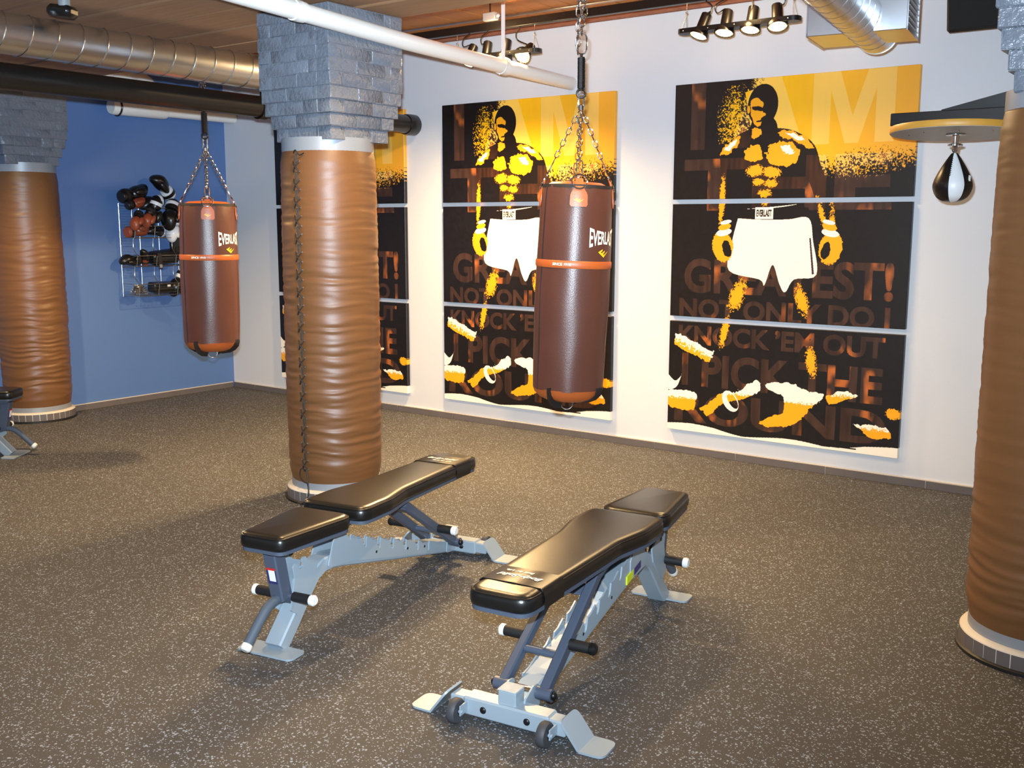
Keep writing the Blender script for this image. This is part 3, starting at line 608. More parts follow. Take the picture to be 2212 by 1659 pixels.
# ------------------------------------------------------------------ adjustable benches
def inset(P, d):
    n = len(P); out = []
    for i in range(n):
        a = Vector(P[i - 1]); b_ = Vector(P[i]); c = Vector(P[(i + 1) % n])
        n1 = Vector((-(b_ - a).y, (b_ - a).x)).normalized(); n2 = Vector((-(c - b_).y, (c - b_).x)).normalized(); nn = (n1 + n2).normalized(); k = max(.5, nn.dot(n1)); out.append(b_ + nn * (d / k))
    return out
def outline(pts, rad, seg=5):
    """rounded polygon, counter-clockwise; pts = [(x, y, r)]"""
    out = []; n = len(pts)
    for i in range(n):
        p = Vector(pts[i][:2]); a = (Vector(pts[i - 1][:2]) - p); c = (Vector(pts[(i + 1) % n][:2]) - p); r = pts[i][2] if len(pts[i]) > 2 else rad
        ang_ = a.angle(c); t = min(r / math.tan(ang_ / 2), a.length * .49, c.length * .49)
        p0_ = p + a.normalized() * t; p1_ = p + c.normalized() * t
        for k in range(seg + 1): u = k / seg; out.append(p0_ * (1 - u) ** 2 + p * (2 * u * (1 - u)) + p1_ * u * u)
    return out
def cushion(bm, P, levels):
    rings = [[bm.verts.new((q.x, q.y, z)) for q in inset(P, d)] for z, d in levels]; n = len(P)
    for A, B in zip(rings, rings[1:]):
        for i in range(n): bm.faces.new((A[i], A[(i + 1) % n], B[(i + 1) % n], B[i]))
    bm.faces.new(rings[0][::-1]); bm.faces.new(rings[-1])
LV = lambda z: [(z, .012), (z + .006, .002), (z + .016, 0), (z + .036, 0), (z + .046, .004), (z + .053, .011), (z + .0568, .021), (z + .058, .032)]
def bench(label, loc, rotz, group='adjustable weight benches'):
    root = thing('weight_bench', label, 'weight bench', loc, rotz, group)
    S, K = MT['silver'], MT['slate']
    # pads
    hing = [(.372, -.158, .06), (.57, -.158, .2), (.73, -.127, .2), (1.395, -.110, .06), (1.395, .110, .06), (.73, .127, .2), (.57, .160, .2), (.372, .160, .06)]
    P = outline(hing, .05, 6)
    bm = NB(); cushion(bm, P, LV(.406)); obj('back_pad', bm, MT['pad'], root, 60); bm = NB(); tube(bm, [(q.x, q.y, .4535) for q in inset(P, .0045)], .0024, 6, True); obj('piping', bm, MT['pad'], root)
    bm = NB(); cushion(bm, inset(P, .006), [(.394, 0), (.407, 0)]); obj('back_board', bm, MT['board'], root)
    P = outline([(-.055, -.100, .045), (.338, -.146, .06), (.338, .146, .06), (-.055, .100, .045)], .04, 6)
    bm = NB(); cushion(bm, P, LV(.398)); obj('seat_pad', bm, MT['pad'], root, 60); bm = NB(); tube(bm, [(q.x, q.y, .4455) for q in inset(P, .0045)], .0024, 6, True); obj('piping', bm, MT['pad'], root)
    bm = NB(); cushion(bm, inset(P, .006), [(.386, 0), (.399, 0)]); obj('seat_board', bm, MT['board'], root)
    # stitched band near the head end with the embroidered maker's name
    w = .1165; sec = [(-w, .404), (-w - .002, .44), (-w + .003, .457), (-w + .014, .4655), (0, .468), (w - .014, .4655), (w - .003, .457), (w + .002, .44), (w, .404)]
    bm = NB(); A = [bm.verts.new((1.165 + .020 * abs(y) / w * 0, y, z)) for y, z in sec]; B = [bm.verts.new((1.298, y, z)) for y, z in sec]
    for i in range(len(sec) - 1): bm.faces.new((A[i], A[i + 1], B[i + 1], B[i]))
    r = bmesh.ops.extrude_face_region(bm, geom=bm.faces[:]); bmesh.ops.translate(bm, vec=(0, 0, -.004), verts=[v for v in r['geom'] if isinstance(v, bmesh.types.BMVert)])
    band = obj('pad_band', bm, MT['pad'], root, 60)
    V, T = text_tris('Body-Solid', .02, .35); decal('embroidery', V, T, lambda u, v: Vector((1.222 + .032 * v, .078 - .156 * u, .4690 - .0012 * abs(u - .5))), MT['white_print'], band)
    V, T = text_tris('Built for Life', .015, .25); decal('embroidery', V, T, lambda u, v: Vector((1.196 + .014 * v, .030 - .098 * u, .4690)), MT['white_print'], band)
    # spine, front leg and foot
    path = [(1.275, 0, .042), (.80, 0, .147), (.40, 0, .238), (.335, 0, .249), (.275, 0, .248), (.225, 0, .228), (.185, 0, .190), (.10, 0, .092), (.018, 0, .006)]
    bm = NB(); sweep(bm, path, rect(.060, .076, .006)); obj('main_beam', bm, S, root, 30)
    bm = NB(); prism(bm, outline([(-.058, -.125), (.038, -.125), (.038, .125), (-.058, .125)], .022, 4), lambda a, b_, d: (a, b_, d), .001, .008); obj('foot_plate', bm, S, root)
    # notched ladder plates on both sides of the beam
    top = lambda s: .318 - .318 * (s - .44)
    poly = [(.445, .215)]; poly.append((.445, top(.445) - .004))
    for s in (.53, .63, .73, .83, .93, 1.02):
        z = top(s); poly += [(s - .035, z + .006), (s - .008, z + .001), (s - .002, z - .026), (s + .004, z - .040), (s + .014, z - .046), (s + .022, z - .040), (s + .020, z - .020), (s + .026, z - .004)]
    poly += [(1.10, top(1.10)), (1.15, .100), (1.15, .048)]
    for sgn in (-1, 1):
        bm = NB(); prism(bm, poly, lambda a, b_, d: (a, d, b_), sgn * .0395 - .003, sgn * .0395 + .003); obj('notched_plate', bm, S, root, 30)
        bm = NB(); prism(bm, outline([(.285, .235), (.45, .215), (.45, .290), (.405, .345), (.355, .350), (.325, .335)], .015, 3), lambda a, b_, d: (a, d, b_), sgn * .0435 - .003, sgn * .0435 + .003); obj('pivot_bracket', bm, S, root, 30)
        bm = NB(); prism(bm, outline([(.205, .215), (.225, .275), (.175, .295), (.150, .325), (.128, .318), (.142, .285), (.115, .282), (.095, .315), (.080, .300), (.088, .255), (.060, .140), (.10, .11)], .008, 2), lambda a, b_, d: (a, d, b_), sgn * .040 - .003, sgn * .040 + .003); obj('adjuster_plate', bm, S, root, 30)
    for s in (.62, .86, 1.0):
        for sgn in (-1, 1):
            bm = NB(); lathe(bm, [(.006, -.0012), (.006, .0012)], 8); bmesh.ops.rotate(bm, cent=(0, 0, 0), matrix=Matrix.Rotation(PI / 2, 3, 'X'), verts=bm.verts[:]); obj('bolt_hole', bm, MT['blackplastic'], root, loc=(s, sgn * .0427, .147 - (s - .80) * .226 + .016))
    # seat post, rollers, seat rail, back rail
    bm = NB(); sweep(bm, [(.022, 0, .372), (.062, 0, .185)], rect(.060, .058, .005)); post = obj('seat_post', bm, K, root, 30)
    ax = Vector((.040, 0, -.187)).normalized(); nx = Vector((-ax.z, 0, ax.x)) * -1
    def onpost(t, y, d): c = Vector((.022, 0, .372)) + ax * t; return Vector((c.x - .0312 - d, y, c.z - .0065))
    for nm, m_, t0, t1, y0, y1 in (('sticker_band', 'sticker_red', .052, .060, -.020, .020), ('sticker', 'sticker_white', .060, .105, -.018, .010), ('sticker_base', 'sticker_blue', .061, .116, -.020, .020)):
        bm = NB(); d = {'sticker': .0016, 'sticker_band': .0010, 'sticker_base': .0006}[nm]; fs = [onpost(t0, y0, d), onpost(t0, y1, d), onpost(t1, y1, d), onpost(t1, y0, d)]
        bm.faces.new([bm.verts.new(p) for p in fs]); r = bmesh.ops.extrude_face_region(bm, geom=bm.faces[:]); bmesh.ops.translate(bm, vec=(.003, 0, 0), verts=[v for v in r['geom'] if isinstance(v, bmesh.types.BMVert)]); obj(nm, bm, MT[m_], post, 0)
    bm = NB(); tube(bm, [(.075, -.13, .190), (.075, .13, .190)], .011, 10); obj('axle', bm, K, root)
    def grip(c, y0, y1, r=.0185, cap='cap'):
        bm = NB(); tube(bm, [(c[0], y0, c[1]), (c[0], y1, c[1])], r, 16); g = obj('foam_grip', bm, MT['foam'], root)
        bm = NB(); sg = 1 if y1 > y0 else -1; tube(bm, [(c[0], y1 - .002 * sg, c[1]), (c[0], y1 + .002 * sg, c[1]), (c[0], y1 + .014 * sg, c[1]), (c[0], y1 + .020 * sg, c[1])], r + .001, 16, scale=[1, 1.06, 1.06, .75]); o = obj('end_cap', bm, MT[cap], g)
    grip((.075, .190), .045, .125); grip((.075, .190), -.045, -.125)
    bm = NB(); sweep(bm, [(.005, 0, .372), (.10, 0, .372), (.405, 0, .362)], rect(.032, .066, .005)); obj('seat_rail', bm, K, root, 30)
    bm = NB(); sweep(bm, [(.352, 0, .358), (.44, 0, .376), (1.30, 0, .380)], rect(.034, .066, .005)); obj('back_rail', bm, K, root, 30)
    for s, z in ((.385, .352), (.07, .362)):
        for sg in (-1, 1): bm = NB(); ball(bm, (s, sg * .042, z), .013, (1, .7, 1), 10, 6); obj('bolt', bm, MT['blackplastic'], root)
    for p_, q_ in (((1.33, .03, .385), (.03, .03, .026)), ((1.31, -.04, .385), (.02, .02, .028))): bm = NB(); box(bm, p_, q_, .004); obj('pad_fixing', bm, MT['blackplastic'], root)
    # transport handle on the front leg
    hp = smoothpath([(.135, 0, .150), (.085, 0, .176), (.035, 0, .186), (-.015, 0, .174), (-.060, 0, .140), (-.135, 0, .070)], 5)
    bm = NB(); tube(bm, hp, .0185, 14); h = obj('carry_handle', bm, MT['gripgrey'], root)
    e0, e1 = hp[-2], hp[-1]; d = (e1 - e0).normalized(); bm = NB(); tube(bm, [e1 - d * .004, e1 + d * .002, e1 + d * .016, e1 + d * .021], .019, 14, scale=[1, 1.07, 1.07, .75]); obj('end_cap', bm, MT['cap'], h)
    # support strut: two square tubes, cross pieces, grips, lower pivot
    a, b_ = Vector((1.215, 0, .085)), Vector((.800, 0, .362))
    for sgn in (-1, 1):
        bm = NB(); sweep(bm, [a + Vector((0, sgn * .074, 0)), b_ + Vector((0, sgn * .066, 0))], rect(.040, .032, .005)); obj('strut_tube', bm, K, root, 30)
    q = a.lerp(b_, .29); bm = NB(); tube(bm, [(q.x, -.07, q.z), (q.x, .07, q.z)], .0135, 12); obj('cross_bar', bm, K, root)
    q2 = a.lerp(b_, .83); bm = NB(); box(bm, (0, 0, 0), (.05, .15, .008), .002, rot=(0, math.atan2(.277, .415), 0)); bmesh.ops.translate(bm, vec=(q2.x, 0, q2.z), verts=bm.verts[:]); obj('cross_plate', bm, K, root, 30)
    bm = NB(); tube(bm, [(b_.x, -.085, b_.z), (b_.x, .085, b_.z)], .014, 10); obj('strut_pivot', bm, K, root)
    q = a.lerp(b_, .39); grip((q.x, q.z), .086, .160, .0185, 'blackplastic'); grip((q.x, q.z), -.086, -.160)
    for sg in (-1, 1): bm = NB(); tube(bm, [(a.x, sg * .104, a.z), (a.x, sg * .050, a.z)], .021, 14); obj('pivot_lug', bm, K, root)
    bm = NB(); tube(bm, [(a.x, -.06, a.z), (a.x, .06, a.z)], .013, 12); obj('pivot_shaft', bm, MT['chrome'], root)
    for sg in (-1, 1): bm = NB(); ball(bm, (a.x, sg * .108, a.z), .014, (1, .8, 1), 10, 6); obj('bolt', bm, MT['blackplastic'], root)
    for sgn in (-1, 1):
        bm = NB(); prism(bm, outline([(1.19, .03), (1.29, .03), (1.29, .085), (1.235, .112), (1.20, .108)], .012, 3), lambda a_, c, d_: (a_, d_, c), sgn * .044 - .003, sgn * .044 + .003); obj('lug_plate', bm, S, root, 30)
    # wide base: sleeve, outer tubes, bent feet, wheels, post stub
    bm = NB(); box(bm, (1.305, 0, .045), (.066, .305, .062), .006); obj('base_sleeve', bm, S, root, 30)
    bm = NB(); box(bm, (1.305, 0, .045), (.054, .412, .050), .005); obj('base_tube', bm, S, root, 30)
    bm = NB(); box(bm, (1.296, 0, .092), (.060, .064, .056), .004); obj('post_stub', bm, S, root, 30)
    bm = NB(); box(bm, (1.296, 0, .1215), (.064, .068, .004), .002); o = obj('post_stub_top', bm, MT['rust'], root, 30); o['label'] = 'worn top with the paint chipped to rust'
    for sgn in (-1, 1):
        bm = NB(); P = outline([(1.250, .262, .004), (1.360, .262, .004), (1.360, .345, .03), (1.250, .345, .03)], .02, 5); prism(bm, [(q.x, q.y) for q in P], lambda x_, y_, d_: (x_, sgn * y_, d_), .001, .008)
        Lh = Vector((.063, .082)).length; P = outline([(1.250, 0, .004), (1.360, 0, .004), (1.360, Lh, .03), (1.250, Lh, .03)], .02, 5)
        prism(bm, [(q.x, q.y) for q in P], lambda x_, t_, d_: (x_, sgn * (.264 - .063 * t_ / Lh + d_ * .79), .004 + .082 * t_ / Lh + d_ * .61), -.003, .004); obj('base_foot', bm, S, root, 30)
        bm = NB(); lathe(bm, [(.026, -.013), (.036, -.014), (.040, -.008), (.040, .008), (.036, .014), (.026, .013)], 24); bmesh.ops.rotate(bm, cent=(0, 0, 0), matrix=Matrix.Rotation(PI / 2, 3, 'X'), verts=bm.verts[:])
        wy = sgn * .158; wh = obj('wheel', bm, MT['wheel'], root, loc=(1.372, wy, .0405))
        bm = NB(); lathe(bm, [(.026, -.010), (.026, .010)], 20); lathe(bm, [(.010, -.013), (.010, .013)], 12); bmesh.ops.rotate(bm, cent=(0, 0, 0), matrix=Matrix.Rotation(PI / 2, 3, 'X'), verts=bm.verts[:]); obj('hub', bm, MT['blackplastic'], wh)
        bm = NB(); lathe(bm, [(.0145, .0135), (.021, .0135), (.021, .0150), (.0145, .0150)], 20, cap=False); bmesh.ops.rotate(bm, cent=(0, 0, 0), matrix=Matrix.Rotation(PI / 2, 3, 'X'), verts=bm.verts[:]); obj('hub_ring', bm, MT['white_print'], wh)
        bm = NB(); box(bm, (1.356, sgn * .158 + .020, .045), (.048, .005, .034), .001); tube(bm, [(1.372, wy - .018, .0405), (1.372, wy + .027, .0405)], .006, 8); obj('wheel_bracket', bm, S, root, 30)
        for x_ in (1.339, 1.271):
            bm = NB(); ball(bm, (x_, sgn * .078, .045), .0115, (.5, 1, 1), 12, 6); obj('plug', bm, MT['blackplastic'], root)
    bm = NB(); prism(bm, [(.425, .222), (.485, .208), (.485, .240), (.425, .254)], lambda a_, c, d_: (a_, d_, c), .0425, .0472); obj('sticker', bm, MT['sticker_yellow'], root, 0)
    bm = NB(); prism(bm, [(.350, .240), (.415, .226), (.415, .254), (.350, .268)], lambda a_, c, d_: (a_, d_, c), .0425, .0472); obj('sticker', bm, MT['sticker_blue'], root, 0)
    bm = NB(); box(bm, (0, 0, 0), (.16, .040, .001), rot=(0, math.atan2(.277, 1.22) , 0)); bmesh.ops.translate(bm, vec=(.70, 0, .2005), verts=bm.verts[:]); obj('sticker', bm, MT['sticker_white'], root, 0)
    return root
b1 = bench('weight bench beside the middle column, wide wheeled end pointing to the posters', (-2.857, 2.363, 0), math.atan2(1.277, -.223))
b2 = bench('weight bench nearest the camera, wide wheeled end with rubber wheels in front', (-1.982, 3.722, 0), math.atan2(-1.32, .172))
b3 = copy_tree(b1); b3.location = (-6.78, 3.46, 0); b3.rotation_euler = (0, 0, math.atan2(-.60, -.80))
b3['label'] = 'weight bench cut off by the left edge, near the left column'

# ------------------------------------------------------------------ overhead: ducts, pipes, lamps
root = thing('spiral_duct', 'long spiral steel air duct under the ceiling at upper left', 'duct', (-5.2, 1.2, 2.50))
bm = NB(); path = smoothpath([(0, 0, 0), (0, 2, -.015), (0, 3.6, -.025), (0, 4.0, -.02), (0, 4.24, .10), (0, 4.30, .30), (0, 4.30, .47)], 8); tube(bm, path, .103, 40); obj('duct_tube', bm, MT['steel'], root)
bm = NB(); n = 27; seam_pts = []
for q in range(n * 20 + 1): a = 2 * PI * q / 20; t = q / (n * 20); seam_pts.append((.1045 * math.cos(a), 3.72 * t, .1045 * math.sin(a) - .0075 * 3.72 * t))
tube(bm, seam_pts, .0030, 5); obj('spiral_seam', bm, MT['wire'], root)
bm = NB(); tube(bm, [(0, .9, -.1), (.0, .9, .16)], .003, 6); tube(bm, [(-.02, 1.48, .10), (-.02, 1.48, .17)], .003, 6); tube(bm, [(-.1, 1.48, -.03), (-.28, 1.55, -.09)], .003, 6); obj('hanger_wire', bm, MT['wire'], root)

root = thing('spiral_duct', 'short spiral steel duct with side registers at upper right', 'duct', (-1.80, 5.60, 2.535), math.radians(8.2))
bm = NB(); tube(bm, [(0, 0, 0), (0, -2.6, .02)], .105, 40); obj('duct_tube', bm, MT['steel'], root)
bm = NB(); lathe(bm, [(.107, -.012), (.107, .004), (.02, .008)], 40); bmesh.ops.rotate(bm, cent=(0, 0, 0), matrix=Matrix.Rotation(-PI / 2, 3, 'X'), verts=bm.verts[:]); obj('end_cap', bm, MT['steel'], root)
bm = NB(); tube(bm, [(.1052 * math.cos(2 * PI * q / 20), -.06 - 2.5 * q / 380, .1052 * math.sin(2 * PI * q / 20)) for q in range(381)], .0012, 5); obj('spiral_seam', bm, MT['steel'], root)
for sgn, nm in ((-1, 'register_box'), (1, 'register_box')):
    bm = NB(); box(bm, (sgn * .135 - .012, -.34, .035), (.190, .37, .225), .003); rbx = obj(nm, bm, MT['steel'], root, 30)
    bm = NB()
    for y_, s_ in ((-.525, .018), (-.155, .018)): box(bm, ((sgn * .232 - .012), y_ + (.009 if y_ < -.3 else -.009), .035), (.006, s_, .229))
    for z_ in (.142, -.072): box(bm, ((sgn * .232 - .012), -.34, z_), (.006, .37, .018))
    obj('register_frame', bm, MT['steel'], rbx, 30)
    bm = NB()
    for q in range(7): box(bm, (0, 0, 0), (.012, .335, .002), rot=(0, sgn * .6, 0)); bmesh.ops.translate(bm, vec=((sgn * .232 - .012), -.34, -.045 + q * .027), verts=bm.verts[-8:])
    obj('register_louvre', bm, MT['white_leather'], rbx, 0)

root = thing('black_pipe', 'thick black steel pipe carrying the heavy bag at left', 'pipe', (-5.55, .8, 2.333))
bm = NB(); tube(bm, [(0, 0, .005), (0, 5.37, -.020)], .070, 32); obj('pipe_tube', bm, MT['blackpipe'], root)
bm = NB(); lathe(bm, [(.074, -.03), (.074, .03)], 32, cap=False); bmesh.ops.rotate(bm, cent=(0, 0, 0), matrix=Matrix.Rotation(PI / 2, 3, 'X'), verts=bm.verts[:]); bmesh.ops.translate(bm, vec=(0, 3.86, -.02), verts=bm.verts[:]); box(bm, (.085, 3.86, -.02), (.03, .025, .05), .004); obj('pipe_clamp', bm, MT['blackplastic'], root)
bm = NB(); tube(bm, [(0, 3.86, .05), (0, 3.86, .62)], .006, 8); tube(bm, [(0, .9, .05), (0, .9, .32)], .006, 8); obj('hanger_rod', bm, MT['blackpipe'], root)
bm = NB(); lathe(bm, [(.076, 0), (.080, .03), (.080, .10), (.072, .112)], 32); bmesh.ops.rotate(bm, cent=(0, 0, 0), matrix=Matrix.Rotation(-PI / 2, 3, 'X'), verts=bm.verts[:]); bmesh.ops.translate(bm, vec=(0, 5.27, -.020), verts=bm.verts[:]); obj('pipe_end_cap', bm, MT['blackpipe'], root)

root = thing('drain_pipe', 'white painted drain pipe crossing above the middle column to the white wall', 'pipe', (-4.135, D, 2.528))
bm = NB(); pth = [(0, -.004, 0), (.085, -1.60, .012), (.205, -2.62, .037), (.285, -3.80, .085)]; tube(bm, [pth[0], (.165, -1.9, .012), (.205, -2.62, .037), (.31, -4.3, .09)], .0445, 28); obj('pipe_tube', bm, MT['whitepipe'], root)
for y_, x_, z_ in ((-.90, .075, .004), (-2.72, .2105, .040)):
    bm = NB(); d = Vector((.07, -1, .02)).normalized(); c = Vector((x_, y_, z_)); tube(bm, [c - d * .035, c + d * .035], .0495, 28); obj('pipe_coupling', bm, MT['whitepipe'], root)
    bm = NB(); box(bm, (x_, y_, z_ + .27), (.028, .003, .46)); lathe(bm, [(.051, -.014), (.051, .014)], 24, cap=False); bmesh.ops.rotate(bm, cent=(0, 0, 0), matrix=Matrix.Rotation(PI / 2, 3, 'X'), verts=bm.verts[-48:]); bmesh.ops.translate(bm, vec=(x_, y_, z_), verts=bm.verts[-48:]); obj('pipe_hanger', bm, MT['whitepipe'], root)

root = thing('wall_pipe', 'white insulated pipe with thick sleeve and elbow along the blue wall', 'pipe', (-7.82, 5.0, 2.50))
bm = NB(); tube(bm, [(0, .45, 0), (.0, 1.24, 0)], .046, 24); obj('pipe_tube', bm, MT['whitepipe'], root)
bm = NB(); tube(bm, [(0, .0, 0), (0, .02, 0), (0, .50, 0), (0, .52, 0)], .066, 28, scale=[.9, 1, 1, .9]); obj('pipe_sleeve', bm, MT['whitepipe'], root)
bm = NB(); tube(bm, smoothpath([(.0, -.4, .24), (0, .18, .24), (0, .30, .225), (0, .37, .17), (0, .38, .08), (0, .38, .0)], 5), .074, 28); obj('pipe_elbow', bm, MT['whitepipe'], root)
bm = NB(); tube(bm, [Vector((.070 * math.cos(2 * PI * q / 20), .06, .070 * math.sin(2 * PI * q / 20))) for q in range(20)], .008, 6, True); tube(bm, [(0, .06, .07), (0, .06, .48)], .006, 6); obj('clevis_hanger', bm, MT['blackplastic'], root)

root = thing('ceiling_strut', 'dark steel channel above the posters that carries the spot lamps', 'rail', (-2.9, 5.60, 2.840))
bm = NB(); box(bm, (0, 0, 0), (5.4, .045, .050), .004); obj('channel', bm, MT['blackpipe'], root)
for x_ in (-2.45, -1.45, .55):
    bm = NB(); tube(bm, [(x_, 0, .02), (x_, 0, .165)], .005, 8); obj('hanger_rod', bm, MT['blackpipe'], root)
bm = NB(); box(bm, (-1.42, -.03, .055), (.10, .05, .05), .003); ball(bm, (-1.345, -.05, .055), .014, u=10, v=6); obj('junction_box', bm, MT['greymetal'], root)
bm = NB(); tube(bm, [(-2.6, .38, .145), (2.5, .38, .145)], .0095, 12); tag(obj('conduit', bm, MT['steel'], loc=(-2.9, 5.60, 2.840)), 'thin bright steel conduit running under the orange ceiling planks', 'conduit')

def lamp_bar(label, loc, tilts, cords, watts):
    root = thing('spot_lamp_bar', label, 'lamp', loc, 0, 'four-lamp spot bars above the posters')
    P = outline([(-.365, -.048, .045), (.365, -.048, .045), (.365, .048, .045), (-.365, .048, .045)], .045, 5)
    bm = NB(); prism(bm, [(q.x, q.y) for q in P], lambda a, b_, d: (a, b_, d), .000, .026); obj('bar', bm, MT['blackplastic'], root, 30)
    bm = NB()
    for x_ in (-.315, -.16, 0, .16, .315): ball(bm, (x_, -.049, .012), .004, u=6, v=4)
    obj('screw', bm, MT['chrome'], root)
    for i, (ty, tx) in enumerate(tilts):
        x_ = -.236 + .157 * i
        bm = NB(); lathe(bm, [(.020, .118), (.029, .112), (.030, .050), (.030, .026), (.050, .008), (.057, -.012), (.057, -.024), (.0525, -.024), (.050, -.012)], 28)
        lh = obj('lamp_head', bm, MT['blackplastic'], root, 40, loc=(x_, 0, .0)); lh.rotation_euler = (tx, ty, 0)
        bm = NB(); lathe(bm, [(.0522, -.022), (.046, -.016)], 28, cap=False); obj('reflector_rim', bm, MT['goldrim'], lh)
        bm = NB(); lathe(bm, [(.046, -.020), (.030, -.0225), (.002, -.023)], 28); obj('lens', bm, MT['lens'], lh)
        c = cords[i]; st = Euler((tx, ty, 0)).to_matrix() @ Vector((0, 0, .112)); bm = NB(); tube(bm, smoothpath([(x_ + st.x, st.y, st.z), (x_ + st.x + .35 * c[0], st.y * .9, st.z + .012), (x_ + c[0], .0, .095), (x_ + c[0] * 1.2, 0, .14), (x_ + c[1] * .6, 0, .175), (x_ + c[1], 0, .20)], 5), .0038, 6); obj('cord', bm, MT['blackplastic'], root)
        l = bpy.data.lights.new('lamp_light', 'SPOT'); l.energy = watts[i]; l.color = WARM; l.spot_size = 2.85; l.spot_blend = .9; l.shadow_soft_size = .045
        lo = bpy.data.objects.new('lamp_light', l); COL.objects.link(lo); lo.parent = lh; lo.location = (0, 0, -.030)
    l = bpy.data.lights.new('plank_fill', 'POINT'); l.energy = 9; l.color = WARM; l.shadow_soft_size = .06; lo = bpy.data.objects.new('plank_fill', l); COL.objects.link(lo); lo.parent = root; lo.location = (.08, -.10, .10)  # added fill light above the bar, brightens the ceiling planks
    for sg in (-1, 1):
        bm = NB(); tube(bm, [(sg * .335, -.035, .026), (sg * .322, 0, .115), (sg * .322, 0, .19)], .0012, 5); tube(bm, [(sg * .335, .035, .026), (sg * .322, 0, .115)], .0012, 5); ball(bm, (sg * .322, 0, .118), .007, u=8, v=5); obj('suspension_wire', bm, MT['wire'] if sg else MT['wire'], root)
    return root
lamp_bar('four-lamp spot bar above the right boxer poster', (-2.585, 5.60, 2.645), [(.22, -.34), (0, -.30), (0, -.30), (-.22, -.34)], [(.06, .05), (-.05, .04), (.004, -.025), (.03, -.07)], [46, 46, 48, 52])
lamp_bar('four-lamp spot bar behind the white drain pipe', (-4.310, 5.60, 2.640), [(.28, -.35), (0, -.25), (0, -.30), (-.10, -1.0)], [(-.03, .04), (-.03, .04), (-.015, -.03), (-.05, -.05)], [420, 250, 150, 90])

root = thing('track_spotlight', 'black track spotlight at the upper left above the spiral duct', 'lamp', (-5.0, 2.96, 2.60))
bm = NB(); box(bm, (0, 0, 0), (.13, .10, .055), .018, rot=(0, .12, .5)); obj('lamp_housing', bm, MT['blackplastic'], root)
bm = NB(); tube(bm, [(.02, 0, .02), (.02, 0, .07)], .03, 16); obj('mount', bm, MT['greyplastic'], root)
root = thing('track_spotlight', 'black track spotlight above the black pipe, left of the brick capital', 'lamp', (-5.45, 4.98, 2.56))
bm = NB(); lathe(bm, [(.05, -.03), (.06, .0), (.055, .03), (.03, .05)], 20); obj('lamp_housing', bm, MT['blackplastic'], root)
bm = NB(); tube(bm, [(0, 0, .04), (0, 0, .43)], .012, 10); obj('mount', bm, MT['blackplastic'], root)

# ------------------------------------------------------------------ speed bag, speaker
root = thing('speed_bag_platform', 'round speed bag platform on black bracket at the right', 'exercise platform', (-1.314, 5.326, 1.985))
bm = NB(); lathe(bm, [(.298, 0), (.300, .003), (.300, .027), (.298, .030)], 72); o = obj('platform_disc', bm, MT['wood_edge'], root); o['label'] = 'honey coloured wooden disc edge'; o.rotation_euler = Euler((math.radians(-2.6), 0, 0))
bm = NB(); lathe(bm, [(.296, -.002), (.296, .0)], 72); o = obj('disc_underside', bm, MT['board_under'], root); o['label'] = 'grey laminate underside'; o.rotation_euler = Euler((math.radians(-2.6), 0, 0))
bm = NB(); box(bm, (.305, -.02, .072), (1.175, .16, .060), .003); obj('support_beam', bm, MT['blackplastic'], root, 30)
bm = NB(); prism(bm, [(-.075, .09), (-.06, .112), (.885, .325), (.885, .09)], lambda a, c, d: (a, d, c), -.045, .015); obj('gusset_plate', bm, MT['blackplastic'], root, 30)
bm = NB(); box(bm, (.885, -.015, .16), (.012, .30, .36), .002); obj('wall_plate', bm, MT['blackplastic'], root, 30)
bm = NB()
for a in np.linspace(0, 2 * PI, 8, endpoint=False): ball(bm, (.21 * math.cos(a + .3), .21 * math.sin(a + .3), -.003), .004, u=6, v=4)
for x_ in (-.12, .05): tube(bm, [(x_, -.11, .03), (x_, -.11, .05)], .006, 8)
obj('bolt', bm, MT['chrome'], root)
bm = NB(); lathe(bm, [(.016, -.002), (.045, -.004), (.045, -.008), (.018, -.012), (.014, -.045), (.034, -.050), (.034, -.058), (.012, -.064)], 24); obj('swivel_plate', bm, MT['chrome'], root)
root = thing('speed_bag', 'black and white teardrop speed bag hanging under the round platform', 'punching bag', (-1.314, 5.326, 1.66))
prof = [(.006, 0), (.040, .006), (.068, .024), (.084, .052), (.089, .080), (.083, .108), (.068, .142), (.046, .182), (.027, .212), (.016, .228), (.010, .234)]
fa = math.atan2(-5.326, 1.314)
def gore(name, a0, a1, m_, push=0.0):
    bm = NB(); P = smoothpath([(r, 0, z) for r, z in prof], 4); n = 10; g = []
    for p in P:
        g.append([bm.verts.new(((p.x + push + .002 * math.sin(PI * i / n)) * math.cos(fa + a0 + (a1 - a0) * i / n), (p.x + push + .002 * math.sin(PI * i / n)) * math.sin(fa + a0 + (a1 - a0) * i / n), p.z)) for i in range(n + 1)])
    for A, B in zip(g, g[1:]):
        for i in range(n): bm.faces.new((A[i], A[i + 1], B[i + 1], B[i]))
    return obj(name, bm, m_, root, 180)
for a0, a1, m_ in ((-.20, .62, 'white_leather'), (.62, 2.2, 'black_leather'), (2.2, 3.1, 'white_leather'), (3.1, 4.5, 'black_leather'), (4.5, 2 * PI - .20, 'black_leather')): gore('panel', a0, a1, MT[m_])
bm = NB()
for k in range(9): z = .125 + k * .010; r = float(np.interp(z, [p[1] for p in prof], [p[0] for p in prof])) + .003; tube(bm, [(r * math.cos(fa - .20 + d), r * math.sin(fa - .20 + d), z + (.004 if d > 0 else 0)) for d in (-.06, 0, .07)], .002, 5)
obj('lace', bm, MT['black_leather'], root)
